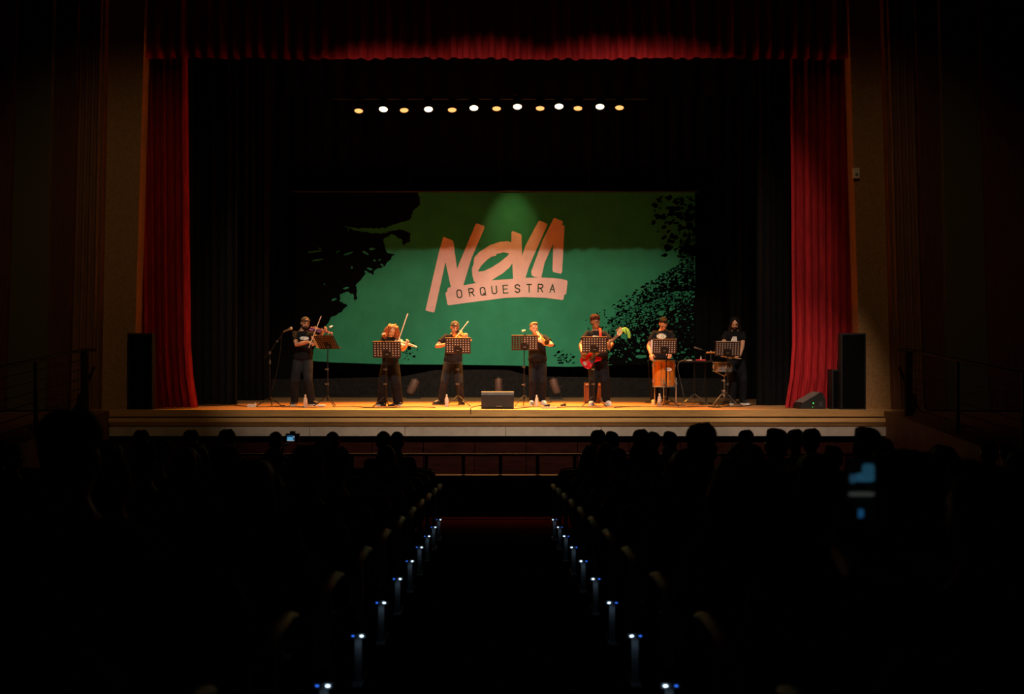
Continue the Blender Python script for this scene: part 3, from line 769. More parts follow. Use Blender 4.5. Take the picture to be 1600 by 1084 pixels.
# ---- woman with red curls
t2, L2, d2 = stage_person(610, 633.6, 'violinist with long red curly hair and wide dark trousers')
f2 = figure(t2, .895, pel=(.0, 0, .84), lean=(.01, -.05), head=(12, 26, 10), hoff=(.035, -.07, -.045), twist=14, feet=[(-.165, .0, -35, 0), (.15, 0, 25, 0)],
    wr=[L2(613, 547, -.36), L2(635.5, 540, -.34)], poles=[(-.7, -.2, .8), (.3, -.15, .6)], hd=[((.6, -.4, .3), (-.2, -.5, .8), -1), ((.25, -.3, .7), (.5, -.6, -.2), -1)],
    legr=(.10, .1, .1), flared=(.115, .11, .105), skin=M_skinA, shirt=M_tee, pants=M_trs, hair='curly', hairm=M_hairred, shoe=M_shoeb, sole=M_shoew, curls=(.9, .9))
# ---- violinist in the middle
t3, L3, d3 = stage_person(708, 632.0, 'violinist in a backwards cap with legs apart holding an orange-brown violin')
f3 = figure(t3, .985, pel=(.0, 0, .865), lean=(.03, -.02), head=(10, 14, 4), hoff=(.005, -.045, -.045), twist=12, feet=[(-.235, -.02, -62, 0), (.155, .03, 18, 0)],
    wr=[L3(698, 538, -.30), L3(727, 530, -.36)], poles=[(-.8, .0, .9), (.3, -.2, .7)], hd=[((.75, -.35, .1), (.1, -.5, .8), -1), ((.2, -.5, .5), (.4, -.6, -.5), -1)],
    legr=(.1, .078, .062), loose=.01, skin=M_skinB, shirt=M_tee2, pants=M_jean, hair='cap', hairm=M_hairbk, capm=M_capk, shoe=M_shoeb, curls=(.8, .9))
# ---- trumpet player
t4, L4, d4 = stage_person(840, 632.0, 'trumpet player with short light hair, wristwatch and white sneakers')
f4 = figure(t4, .95, pel=(.0, 0, .865), lean=(-.02, .0), head=(18, 4, 0), hoff=(-.05, -.02, -.04), twist=10, feet=[(-.1, -.02, -18, 0), (.09, 0, 22, 0)],
    wr=[L4(838, 534.5, -.32), L4(850.5, 537, -.34)], poles=[(-.7, -.05, .85), (.75, .0, .95)], hd=[((.35, -.6, .45), (-.7, -.5, .3), -1), ((-.45, -.55, .4), (.6, -.6, .2), 1)],
    legr=(.1, .082, .07), loose=.02, skin=M_skinA, shirt=M_tee2, pants=M_trs, hair='short', hairm=M_hairlt, shoe=M_shoew, sole=M_shoew, curls=(.8, .8))
# ---- bass player
t5, L5, d5 = stage_person(934, 633.0, 'bass guitarist in a dark tee with a red strap over the shoulder')
f5 = figure(t5, .995, pel=(.0, 0, .915), lean=(-.03, .0), head=(34, 12, 2), hoff=(-.02, -.02, -.015), twist=8, feet=[(-.1, -.02, -25, 0), (.165, -.02, 22, 0)],
    wr=[L5(909, 550.5, -.33), L5(951.5, 545, -.34)], poles=[(-.8, .25, .9), (.7, .0, .85)], hd=[((.35, -.22, -.75), (-.1, -.9, .1), -1), ((.05, -.25, .8), (.6, -.7, 0), -1)],
    legr=(.11, .092, .075), loose=.025, skin=M_skinC, shirt=M_tee2, pants=M_trs, hair='afro', hairm=mat('dark_brown_hair', (.045, .014, .007), .8, spec=.1, var=.3, scale=60, bump=.5, bscale=90), shoe=M_shoew, sole=M_shoew, curls=(.75, 1.0))
shirt_print(t5, f5['shirt'], [(L5(q[0], 0).x, L5(0, q[1]).z) for q in ((924, 526.5), (926, 524.5), (933, 525), (936, 526.5), (936, 529), (924, 529))], M_print)
# ---- hand drummer
t6, L6, d6 = stage_person(1033, 631.3, 'percussionist with bowed head behind the tall orange drum')
f6 = figure(t6, 1.0, pel=(.0, 0, .93), lean=(.02, -.08), head=(2, 42, 0), hoff=(.0, -.07, -.05), feet=[(-.15, -.05, -12, 0), (.07, -.02, 12, 0)],
    wr=[L6(1017, 553.5, -.32), L6(1047, 551, -.36)], poles=[(-.6, .3, .9), (.6, .3, .9)], hd=[((.0, -.5, -.55), (-.4, -.6, .5), -1), ((-.1, -.6, -.45), (.3, -.6, .6), 1)],
    legr=(.1, .08, .065), loose=.02, skin=M_skinB, shirt=M_tee2, pants=M_trs, hair='short', hairm=M_hairbk, shoe=mat('cream_shoe', (.6, .5, .3), .6), sole=M_shoew, curls=(.8, .8))
shirt_print(t6, f6['shirt'], oval(L6(1032.5, 0, -.1).x, L6(0, 525.5, -.1).z, .085, .05, 24, .16), M_printg)
# ---- long-haired drummer
t7, L7, d7 = stage_person(1148, 632.0, 'long-haired bearded drummer in a black tee behind the snare drum')
f7 = figure(t7, .99, pel=(.02, 0, .92), lean=(-.03, -.03), head=(-12, 20, 0), hoff=(-.01, -.05, -.03), feet=[(-.06, -.03, -20, 0), (.16, .0, 25, 0)],
    wr=[L7(1128, 553.5, -.38), L7(1156, 556, -.34)], poles=[(-.55, .2, .8), (.75, .1, .95)], hd=[((-.1, -.6, -.1), (-.2, -.3, .9), -1), ((-.6, -.5, -.1), (.1, -.4, .9), 1)],
    legr=(.1, .085, .07), loose=.02, skin=M_skinA, shirt=M_tee, pants=M_trs, hair='long', hairm=M_hairbk, beard=2, shoe=M_shoeb, sole=M_shoew, curls=(1.0, 1.0))
shirt_print(t7, f7['shirt'], [(L7(q[0], 0, -.05).x, L7(0, q[1], -.05).z) for q in ((1143, 526), (1149, 526), (1150, 536), (1140, 536), (1141, 531))], M_print)
b = MB(); b.tube([f4['el'][1].lerp(L4(850.5, 537, -.34), .90), f4['el'][1].lerp(L4(850.5, 537, -.34), .97)], .036, 12); b.build('wristwatch', M_chrome, t4, True)

# ------------------------------------------------------------------ violins and bows
M_vblue = mat('blue_violet_lacquer', (.10, .05, .22), .2, coat=.6, var=.3, scale=8)
M_vsil = mat('silver_white_lacquer', (.62, .60, .58), .25, coat=.5)
M_vor = mat('orange_brown_varnish', (.55, .16, .03), .22, coat=.6, var=.2, scale=10)
M_ebony = mat('ebony', (.012, .01, .009), .35)
M_bowst = mat('pale_bow_stick', (.72, .58, .44), .3)
def frame(o, xd, zd):
    x = V(xd).normalized(); z = V(zd); z = (z-x*z.dot(x)).normalized(); y = z.cross(x)
    return MX(((x.x, y.x, z.x, 0), (x.y, y.y, z.y, 0), (x.z, y.z, z.z, 0), (0, 0, 0, 1)))
def violin(label, tail, scroll, up, bm, nm, electric=False):
    tail, scroll = V(tail), V(scroll); t = thing('violin', label, 'violin', tail)
    M = frame(None, scroll-tail, up)
    hp = [(0, .035), (.01, .08), (.05, .102), (.09, .098), (.13, .072), (.17, .056), (.2, .056), (.23, .07), (.26, .082), (.30, .082), (.335, .06), (.35, .03)]
    pts = hp + [(x, -y) for x, y in reversed(hp)]
    if electric:
        inner = [(.05, .07), (.1, .07), (.16, .04), (.22, .04), (.28, .05), (.31, .03)]
        b = MB(); b.prism([(x, y*.9) for x, y in pts], -.014, .0, M); bo = b.build('body', bm, t)
        b = MB(); b.prism([(0, .022), (.34, .018), (.34, -.018), (0, -.022)], .0, .022, M); b.build('core', nm, bo)
    else:
        b = MB(); b.prism(pts, -.034, -.004, M); bo = b.build('body', bm, t)
        b = MB(); b.prism([(x*1.0, y*1.04) for x, y in pts], -.004, .002, M); b.build('top_plate', bm, bo)
        for k in (-1, 1):
            b = MB(); b.tube([(.16, k*.036, .003), (.18, k*.03, .003), (.21, k*.034, .003), (.23, k*.028, .003)], .003, 5, M=M); b.build('sound_hole', M_ebony, bo)
    b = MB(); b.prism([(.33, .014), (.52, .011), (.52, -.011), (.33, -.014)], -.016, .006, M); b.build('neck', nm, t)
    b = MB(); b.prism([(.19, .021), (.52, .012), (.52, -.012), (.19, -.021)], .014, .022, M); b.build('fingerboard', M_ebony if not electric else nm, t)
    b = MB(); b.box((.185, 0, .012), (.006, .042, .036), M); b.build('bridge', M_bowst, t)
    b = MB(); b.prism([(.02, .02), (.12, .012), (.12, -.012), (.02, -.02)], .016, .022, M); b.build('tailpiece', M_ebony, t)
    b = MB(); b.ell((.035, .05, .012), (.045, .032, .012), M, 12, 6); b.build('chin_rest', M_ebony, t, True)
    b = MB(); b.prism([(.51, .012), (.59, .009), (.59, -.009), (.51, -.012)], -.014, .012, M); b.lathe([(.014, -.014), (.014, .014)], 12, M @ MX.Translation((.595, 0, -.004)) @ MX.Rotation(R(90), 4, 'X')); b.build('scroll', nm, t)
    for i in range(4):
        b = MB(); sy = 1 if i % 2 else -1; b.tube([(.53+.014*i, 0, 0), (.53+.014*i, sy*.04, 0)], [.004, .007], 6, M=M); b.build('peg', M_ebony, t)
        b = MB(); y = -.009+.006*i; b.tube([(.1, y*.8, .022), (.185, y*1.3, .032), (.52, y*.6, .024)], .0008, 4, M=M); b.build('string', M_chrome, t)
    return t
def bow(label, frog, tip, side):
    frog, tip = V(frog), V(tip); t = thing('violin_bow', label, 'bow', frog); d = tip-frog; Ln = d.length
    M = frame(None, d, side)
    b = MB(); b.tube([(-.03, 0, 0), (0, 0, 0), (Ln*.4, 0, -.009), (Ln*.8, 0, -.004), (Ln, 0, .004)], [.007, .0065, .006, .0055, .0045], 8, M=M); b.build('stick', M_bowst, t, True)
    b = MB(); b.prism([(Ln-.02, -.004), (Ln+.004, -.004), (Ln+.002, .004), (Ln-.02, .004)], -.028, .006, M); b.build('tip', M_paper, t)
    b = MB(); b.box((Ln*.5+.02, 0, -.026), (Ln-.06, .009, .0025), M); b.build('bow_hair', M_paper, t)
    b = MB(); b.box((.03, 0, -.015), (.05, .014, .026), M); b.build('frog', M_ebony, t)
    return t
wpt = lambda px, py, d: P(px, py, d)
violin('dark blue and violet electric violin under the chin of the bearded violinist', wpt(486.5, 512.5, d1-.12), wpt(520, 521, d1-.52), (-.15, -.35, 1), M_vblue, mat('violet_lacquer', (.35, .16, .22), .25, coat=.5), True)
bow('pale bow held upright by the bearded violinist at the left', wpt(483.5, 541, d1-.42), wpt(502, 494, d1-.36), (.5, -.9, .2))
violin('silver white electric violin held by the red-haired woman', wpt(618.5, 532, d2-.12), wpt(648, 541, d2-.5), (-.1, -.5, 1), M_vsil, M_vsil, True)
bow('pale bow raised by the red-haired woman', wpt(617.5, 550, d2-.42), wpt(637.5, 490, d2-.30), (.6, -.8, .2))
violin('orange-brown acoustic violin held by the violinist in the middle', wpt(712, 519, d3-.1), wpt(735, 531, d3-.56), (-.35, -.45, .85), M_vor, M_vor)
bow('pale bow slanting up from the hand of the violinist in the middle', wpt(699, 545, d3-.45), wpt(732, 502, d3-.30), (.6, -.8, .2))

# ------------------------------------------------------------------ trumpet
M_brass = mat('gold_brass', (.85, .58, .22), .22, metal=1.0, var=.05)
mouth = t4.location + f4['Mh'] @ V((0, -.112, -.063)); bell = wpt(853, 535, d4-.52)
t = thing('trumpet', 'golden brass trumpet at the lips of the light-haired player', 'trumpet', mouth)
dv = bell-mouth; Lt = dv.length; M = frame(None, dv, (0, 0, 1))
b = MB(); b.tube([(0, 0, 0), (.012, 0, 0), (.03, 0, 0), (.08, 0, 0), (Lt*.3, 0, 0)], [.013, .012, .006, .005, .006], 10, M=M); b.build('mouthpiece', M_chrome, t, True)
b = MB(); b.tube([(Lt*.3, 0, 0), (Lt*.82, 0, 0), (Lt*.86, 0, -.02), (Lt*.86, 0, -.06), (Lt*.82, 0, -.085), (Lt*.42, 0, -.085)], .0075, 8, M=M); b.build('lead_pipe', M_brass, t, True)
b = MB(); b.tube([(Lt*.55, .02, -.085), (Lt*.25, .02, -.085), (Lt*.2, .02, -.06), (Lt*.2, .02, -.02), (Lt*.25, .02, 0), (Lt*.6, .02, .0), (Lt*.75, .02, 0), (Lt*.88, .02, 0), (Lt*.95, .02, 0), (Lt*.99, .02, 0), (Lt, .02, 0)], [.0075]*6+[.012, .02, .034, .05, .06], 14, M=M); b.build('bell', M_brass, t, True)
b = MB(); b.lathe([(.001, 0), (.054, .0), (.054, .002), (.001, .002)], 14, M @ MX.Translation((Lt+.0005, .02, 0)) @ MX.Rotation(R(90), 4, 'Y')); b.build('bell_mouth', M_ebony, t)
for k in range(3):
    b = MB(); b.lathe([(.011, -.1), (.013, -.095), (.013, .015), (.008, .02), (.004, .022), (.004, .04), (.01, .042), (.01, .046)], 12, M @ MX.Translation((Lt*(.42+.075*k), .01, 0))); b.build('valve', M_brass, t, True)

# ------------------------------------------------------------------ bass guitar
M_bass = mat('glossy_red_lacquer', (.42, .012, .02), .15, coat=.8, var=.15)
M_maple = mat('maple_wood', (.72, .48, .24), .35, var=.1)
M_rose = mat('rosewood', (.08, .035, .02), .45)
hb_, ht_ = wpt(914, 568, d5-.30), wpt(975, 515.5, d5-.36)
t = thing('bass_guitar', 'glossy red bass guitar with a pale headstock slung on the bass guitarist', 'guitar', hb_)
dv = ht_-hb_; Lb = dv.length; M = frame(None, dv, (-.1, -1, .15)); sc = Lb/1.02
o_ = [(-.06, .0), (-.055, .08), (-.02, .14), (.04, .165), (.1, .14), (.15, .115), (.2, .12), (.27, .165), (.34, .2), (.365, .185), (.345, .15), (.29, .09), (.275, .05), (.27, -.035), (.285, -.07), (.33, -.13), (.325, -.17), (.28, -.175), (.22, -.145), (.16, -.115), (.1, -.13), (.04, -.165), (-.02, -.145), (-.055, -.08)]
b = MB(); b.prism([(x*sc, y*sc*.92) for x, y in o_], -.02, .02, M); bo = b.build('body', M_bass, t)
b = MB(); b.prism([(.3*sc, .15*sc), (.3*sc, .1*sc), (.19*sc, .02*sc), (.1*sc, -.02*sc), (.1*sc, -.1*sc), (.2*sc, -.09*sc), (.27*sc, -.03*sc), (.27*sc, .06*sc)], .02, .0235, M); b.build('pickguard', mat('dark_pickguard', (.05, .04, .045), .3), bo)
b = MB(); b.box((.0, 0, .026), (.05, .075, .012), M); b.build('bridge', M_chrome, bo)
for k in (-1, 1):
    b = MB(); b.box((.14*sc+k*.015, k*.022, .026), (.028, .046, .012), M); b.build('pickup', M_ebony, bo)
    b = MB(); b.lathe([(.012, 0), (.011, .014)], 10, M @ MX.Translation((.02*sc+.04*k, -.11*sc, .02))); b.build('knob', M_chrome, bo)
b = MB(); b.prism([(.24*sc, .032), (.86*sc, .022), (.86*sc, -.022), (.24*sc, -.032)], -.004, .018, M); b.build('neck', M_maple, t)
b = MB(); b.prism([(.24*sc, .032), (.86*sc, .022), (.86*sc, -.022), (.24*sc, -.032)], .018, .024, M); fb = b.build('fingerboard', M_rose, t)
for k in range(12):
    b = MB(); b.box(((.86-.62*(1-2**(-(k+1)/8.0)))*sc, 0, .025), (.003, .044, .002), M); b.build('fret', M_chrome, fb)
b = MB(); b.prism([(.855*sc, .022), (.88*sc, .05), (.93*sc, .062), (1.0*sc, .07), (1.03*sc, .05), (1.02*sc, -.0), (.98*sc, -.02), (.92*sc, -.03), (.855*sc, -.022)], -.002, .014, M); hs = b.build('headstock', M_maple, t)
for k in range(4):
    b = MB(); b.lathe([(.007, 0), (.007, .02)], 8, M @ MX.Translation(((.9+.033*k)*sc, .03, .014))); b.tube([(( .9+.033*k)*sc, .05, .006), ((.9+.033*k)*sc, .095, .006)], [.005, .014], 8, M=M); b.build('tuning_peg', M_chrome, hs)
    b = MB(); y = -.018+.012*k; b.tube([(0, y*1.2, .034), (.86*sc, y*.9, .027), ((.9+.033*k)*sc, .025, .024)], .0012, 4, M=M); b.build('string', M_chrome, t)
# strap from the upper horn over the shoulder
hn = M @ V((.36*sc, .19*sc, .0)); rel = t5.location-hb_
sp5 = [hn, rel+L5(938.5, 533, -.20), rel+L5(938, 520, -.165), rel+L5(937.5, 512.5, -.05), rel+L5(934, 515, .12), rel+L5(924, 530, .20), rel+L5(912, 555, .10), M @ V((-.05*sc, 0, -.01))]
b = MB(); b.tube(sp5, [.026]*8, 8, flat=(.16, 1.0), up=(0, -1, .3)); b.build('strap', mat('red_strap', (.7, .035, .02), .6), t)
# cloth over the headstock
M_lime = mat('lime_green_cloth', (.38, .72, .10), .8, var=.2, scale=18, bump=.4)
pt = [wpt(x, y, d5-.40) for x, y in ((972, 517.5), (974.5, 514), (977.5, 513), (980.5, 515), (982.5, 520), (983.5, 527))]
b = MB(); b.tube([p-pt[0] for p in pt], [.018, .03, .026, .028, .036, .024], 10, True, flat=(.45, 1.0), up=(0, -1, 0))
b.tube([pt[1]-pt[0], wpt(976.5, 518, d5-.42)-pt[0], wpt(978, 521.5, d5-.42)-pt[0]], [.024, .022, .012], 8, True, flat=(.5, 1.0), up=(0, -1, 0))
tag(b.remesh('cloth', M_lime, None, .009, 1, pt[0]), 'lime green cloth hung over the headstock of the red bass', 'cloth')
# ------------------------------------------------------------------ music stands
M_desk = mat('dark_brown_enamel', (.030, .014, .011), .4, var=.1)
def rect_mb(u0, u1, v0, v1, h, th, M):
    b = MB(); b.box(((u0+u1)/2, (v0+v1)/2, h), (u1-u0, v1-v0, th), M); return b
def music_stand(px, py, pole_px, base_py, d, label, who, yaw=0.0, tilt=16.0, W=.50, H=.30, paper=None, lamp=None, legs_rot=30, legr=.25, sheet_label=None, knobs=(577, 600)):
    base = V((PX(pole_px, d), d, ZS)); c = P(px, py, d)-base
    t = thing('music_stand', label, 'music stand', base, group='perforated music stands')
    # plate seen from the hall from behind; its face leans away from the player
    Mz = MX.Translation(c) @ MX.Rotation(R(yaw), 4, 'Z') @ MX.Rotation(R(90-tilt), 4, 'X') @ MX.Scale(-1, 4, V((1, 0, 0))) @ MX.Scale(-1, 4, V((0, 0, 1)))
    Mz = MX.Translation(c) @ MX.Rotation(R(yaw), 4, 'Z') @ MX.Rotation(R(90+tilt), 4, 'X')      # u = x, v = up the plate, +h towards the hall
    nc, nr = 9, 6; mu, mv = .028, .028; hs = .021
    us = [-W/2]; 
    for k in range(nc):
        cu = -W/2+mu+hs/2+(W-2*mu-hs)*k/(nc-1); us += [cu-hs/2, cu+hs/2]
    us.append(W/2); vv = [-H/2]
    for k in range(nr):
        cv = -H/2+mv+hs/2+(H-2*mv-hs)*k/(nr-1); vv += [cv-hs/2, cv+hs/2]
    vv.append(H/2)
    b = MB(); vs = []; fs = []; nu, nv = len(us), len(vv)
    for h in (-.0012, .0012):
        for v in vv:
            for u in us: vs.append((u, v, h))
    for j in range(nv-1):
        for i in range(nu-1):
            hole = (i % 2 == 1 and j % 2 == 1)
            if hole:
                ci, rj = i//2, j//2
                if 3 <= ci <= 5 and rj <= 2 and not (rj == 2 and ci == 5): hole = False
            k = j*nu+i; q = (k, k+1, k+nu+1, k+nu)
            if not hole: fs.append(q[::-1]); fs.append(tuple(x+nu*nv for x in q))
            else:
                for a, e in zip(q, q[1:]+q[:1]): fs.append((a, e, e+nu*nv, a+nu*nv))
    b.add(vs, fs, Mz); dk = b.build('desk', M_desk, t)
    b = rect_mb(-W/2, W/2, -H/2-.004, -H/2+.0, -.03, .062, Mz); b.build('tray_lip', M_desk, dk)
    b = rect_mb(-W/2, W/2, H/2-.0, H/2+.005, -.004, .014, Mz); b.build('top_edge', mat('tan_metal_edge', (.30, .17, .08), .4, metal=.3), dk)  # top strip in a lighter tan than the plate
    b = rect_mb(-.07, .07, -H/2+.02, -H/2+.12, .008, .016, Mz); b.build('bracket', M_blackmetal, dk)
    b = rect_mb(-.022, .022, -H/2+.055, -H/2+.068, .017, .001, Mz); b.build('maker_plate', mat('worn_silver_badge', (.3, .29, .28), .5), dk)
    bk = Mz @ V((0, -H/2+.06, .012)); hub = .19
    b = MB(); b.tube([bk, (bk.x*.3, bk.y*.6, bk.z-.1), (0, 0, bk.z-.16), (0, 0, .62)], [.012, .011, .010, .010], 8); b.tube([(0, 0, .66), (0, 0, .1)], .0135, 8); b.build('pole', M_blackmetal, t, True)
    for ky in knobs:
        b = MB(); b.lathe([(.02, -.022), (.022, 0), (.02, .022)], 10, MX.Translation((0, 0, PZ(ky, d)-ZS))); b.tube([(-.015, -.01, PZ(ky, d)-ZS), (-.045, -.02, PZ(ky, d)-ZS)], .009, 6); b.build('clamp', mat('dark_clamp', (.06, .055, .05), .45), t, True)
    for k in range(3):
        a = R(legs_rot+120*k)
        foot = V((legr*cos(a), legr*sin(a), .008)); top = V((.015*cos(a), .015*sin(a), hub))
        b = MB(); b.tube([top, foot], .008, 6, True); lg = b.build('leg', M_blackmetal, t, True)
        b = MB(); b.tube([(.014*cos(a), .014*sin(a), .11), top.lerp(foot, .5)], .005, 5); b.build('strut', M_blackmetal, lg)
        b = MB(); b.tube([top.lerp(foot, .94), foot], .011, 6, True); b.build('rubber_foot', M_cable, lg, True)
    for k, (u0, u1, v0, v1, lab) in enumerate(paper or ()):
        cc = base + Mz @ V(((u0+u1)/2, (v0+v1)/2, -.006-.003*k)); Mr = Mz.copy(); Mr.translation = (0, 0, 0)
        b = MB(); b.box((0, 0, 0), (u1-u0, v1-v0, .0016), Mr); tag(b.build('sheet_music', M_paper, None, loc=cc), lab, 'paper', 'sheets on the music stands')
    if lamp:
        lx, ly = lamp; tip = P(lx, ly, d+.1)-base; foot = Mz @ V((min(W/2-.04, max(-W/2+.04, tip.x)), H/2, -.01))
        g = thing('clip_light', 'small silver clip light on a gooseneck above the music stand of the %s' % who, 'clip light', base+foot, group='clip lights on the music stands')
        b = MB(); b.box((0, 0, -.005), (.03, .025, .04)); b.build('clip', M_blackmetal, g)
        tp = tip-foot; b = MB(); b.tube([(0, 0, 0), V((tp.x*.2+.03, 0, tp.z*.6)), tp+V((.03, 0, .01)), tp], .004, 6); b.build('gooseneck', M_blackmetal, g, True)
        b = MB(); b.tube([tp+V((.02, 0, .006)), tp+V((-.03, -.01, -.006))], [.012, .017], 10, True); b.build('lamp_head', M_chrome, g, True)
    return t
q = 'sheet of music on the stand of the %s'
music_stand(510, 534.5, 512, 622, 19.25, 'tilted perforated music stand turned towards the bearded violinist', 'bearded violinist', yaw=-34, tilt=36, paper=[(-.33, .2, -.14, .145, q % 'bearded violinist')], lamp=(518, 510), legs_rot=-55)
music_stand(604.5, 546, 603, 621, 18.95, 'perforated music stand before the red-haired woman', 'red-haired woman', tilt=12, W=.515, paper=[(-.24, .24, -.14, .13, q % 'red-haired woman')], lamp=(600, 521.5), legs_rot=-35)
music_stand(715.5, 540, 716, 618, 19.35, 'perforated music stand before the violinist in the middle', 'violinist in the middle', tilt=14, W=.48, paper=[(-.23, .23, -.13, .14, q % 'violinist in the middle')], legs_rot=-30, legr=.26)
music_stand(820, 535.5, 819, 620, 19.42, 'perforated music stand left of the trumpet player', 'trumpet player', tilt=14, W=.50, H=.285, paper=[(-.01, .23, -.13, .14, q % 'trumpet player')], lamp=(818.5, 516.5), legs_rot=-28, legr=.2, knobs=(573, 601))
music_stand(929, 538.5, 928, 620, 19.15, 'perforated music stand before the bass guitarist', 'bass guitarist', yaw=-3, tilt=14, W=.47, paper=[(-.22, .22, -.13, .14, q % 'bass guitarist')], legs_rot=-32, legr=.26)
music_stand(1038.5, 541.5, 1041, 620, 19.2, 'perforated music stand before the tall orange drum', 'percussionist', tilt=14, W=.45, H=.275, paper=[(-.26, .21, -.12, .13, q % 'percussionist with the orange drum')], legs_rot=-25, legr=.24)
music_stand(1137, 545, 1137, 620, 19.2, 'perforated music stand before the long-haired drummer', 'long-haired drummer', tilt=14, W=.47, H=.27, paper=[(-.22, .21, -.12, .145, q % 'long-haired drummer')], legs_rot=-22, legr=.27)

# ------------------------------------------------------------------ microphones
def tripod(t, r, hub, rot, m=M_blackmetal):
    for k in range(3):
        a = R(rot+120*k); b = MB(); b.tube([(0, 0, hub), (r*cos(a), r*sin(a), .01)], .009, 6, True); lg = b.build('leg', m, t, True)
        b = MB(); b.tube([(r*.93*cos(a), r*.93*sin(a), .02), (r*cos(a), r*sin(a), .012)], .012, 6, True); b.build('rubber_foot', M_cable, lg, True)
md = 19.2
t = thing('microphone_stand', 'tall black boom microphone stand left of the bearded violinist', 'mic stand', (PX(422, md), md, ZS))
Lm = lambda px, py, dy=0: P(px, py, md+dy)-t.location
b = MB(); b.tube([(0, 0, .1), Lm(421.5, 552)], .0115, 8); b.build('pole', M_blackmetal, t, True)
tripod(t, .27, .17, -25)
b = MB(); b.tube([Lm(413, 559, -.02), Lm(421.5, 550, -.02), Lm(443, 519, -.02)], .008, 8); b.build('boom', M_blackmetal, t, True)
b = MB(); b.lathe([(.02, -.025), (.022, .025)], 10, MX.Translation(Lm(421.5, 551, -.01))); b.build('clutch', M_steel, t, True)
b = MB(); b.lathe([(.017, -.02), (.017, .02)], 10, MX.Translation(Lm(433, 533, -.02))); b.build('clip_ring', M_steel, t, True)
b = MB(); b.lathe([(.016, -.03), (.016, .05)], 10, MX.Translation(Lm(421.8, 566))); b.build('collar', M_steel, t, True)
ml = Lm(443, 518, -.02)+t.location
m_ = thing('microphone', 'silver-headed vocal microphone on the boom stand', 'microphone', ml)
e = P(455.5, 512.5, md-.02)-ml
b = MB(); b.tube([(0, 0, 0), e*.3, e*.75, e*.78], [.013, .014, .02, .023], 12, True); b.build('handle', M_steel, m_, True)
b = MB(); b.ell(e*.95, (.03, .03, .03)); b.build('grille', M_chrome, m_, True)
b = MB(); pts = [V((0, 0, 0)), P(440, 522, md)-ml, P(438.5, 545, md)-ml, P(433, 580, md)-ml, P(424.5, 610, md)-ml, P(424, 630, md)-ml]
b.tube(pts, .005, 6); tag(b.build('microphone_cable', M_cable, None, True, ml), 'black cable hanging from the vocal microphone', 'cable')
def boom(label, base_px, d, top, tip, rot, mic=True):
    t = thing('microphone_stand', label, 'mic stand', (PX(base_px, d), d, ZS)); b0 = t.location.copy()
    b = MB(); b.tube([(0, 0, .03), P(top[0], top[1], d)-b0], .009, 8); b.build('pole', M_blackmetal, t, True)
    b = MB(); b.lathe([(.12, 0), (.125, .01), (.11, .022), (.02, .035)], 20); b.build('base', M_blackmetal, t, True)
    b = MB(); b.tube([P(top[0], top[1], d)-b0, P(tip[0], tip[1], d)-b0], .008, 8); b.build('boom', M_blackmetal, t, True)
    e = (P(tip[0], tip[1], d)-P(top[0], top[1], d)).normalized(); p = P(tip[0], tip[1], d)
    b = MB(); b.tube([V((0, 0, 0)), e*.1, e*.14], [.012, .016, .017], 10, True); tag(b.build('microphone', M_steel, None, True, p), 'small microphone on the boom of the ' + label.split(' ', 1)[1], 'microphone')
boom('slim black microphone stand left of the orange drum', 1017, 20.9, (1013, 563), (1021, 559), 0)
boom('slim black microphone stand behind the percussion table', 1103, 20.3, (1102.5, 548), (1096, 546), 0)

# ------------------------------------------------------------------ tall orange drum
M_drum = mat('orange_drum_lacquer', (.62, .20, .025), .28, coat=.4, var=.12, scale=3, stretch=(5, 5, .6))
M_head = mat('drum_skin', (.75, .70, .6), .6)
dd = 19.55; rr_ = 17*dd/F
zb, zt = PZ(604, dd)-ZS, PZ(563.5, dd)-ZS
t = thing('tall_drum', 'tall orange wooden drum with a white oval badge on chrome legs', 'drum', (PX(1040, dd), dd+.2, ZS))
b = MB(); b.lathe([(rr_*.97, zb), (rr_, zb+.1), (rr_*1.02, (zb+zt)/2), (rr_, zt-.06), (rr_*.98, zt)], 36); b.build('shell', M_drum, t, True)
for nm, z, h in (('top_hoop', zt-.012, .03), ('bottom_hoop', zb-.01, .025)):
    b = MB(); b.lathe([(rr_*1.0, z), (rr_*1.045, z), (rr_*1.045, z+h), (rr_*.97, z+h)], 36); b.build(nm, M_chrome, t, True)
b = MB(); b.lathe([(.001, zt+.004), (rr_*.97, zt+.004), (rr_*.97, zt-.01), (.001, zt-.01)], 36); b.build('drum_head', M_head, t, True)
for k in range(8):
    a = R(22+45*k); p = V((cos(a)*rr_*1.05, sin(a)*rr_*1.05, 0))
    b = MB(); b.tube([p+V((0, 0, zb)), p+V((0, 0, zt))], .0045, 6); r_ = b.build('tension_rod', M_steel, t, True)
    b = MB(); b.box(p+V((0, 0, zt-.09)), (.02, .02, .05)); b.build('lug', M_chrome, r_)
    b = MB(); b.box(p+V((0, 0, zb+.1)), (.02, .02, .05)); b.build('lug', M_chrome, r_)
for a, zt_, zb_ in ((-100, .28, .0), (-5, .28, .0), (130, .28, .0)):
    p = V((cos(R(a))*rr_*1.12, sin(R(a))*rr_*1.12, 0))
    b = MB(); b.tube([p+V((0, 0, .52)), p+V((0, 0, .012))], .011, 8, True); lg = b.build('leg', M_chrome, t, True)
    b = MB(); b.box(p*.97+V((0, 0, .42)), (.05, .05, .04)); b.build('leg_clamp', M_chrome, lg)
b = MB(); Mb = MX.Translation((.06, -rr_*1.025, zt-.165)) @ MX.Rotation(R(9), 4, 'Z') @ MX.Rotation(R(90), 4, 'X')
b.prism([(.055*cos(2*pi*k/20), .038*sin(2*pi*k/20)) for k in range(20)], 0, .008, Mb); bd = b.build('badge', M_white, t)
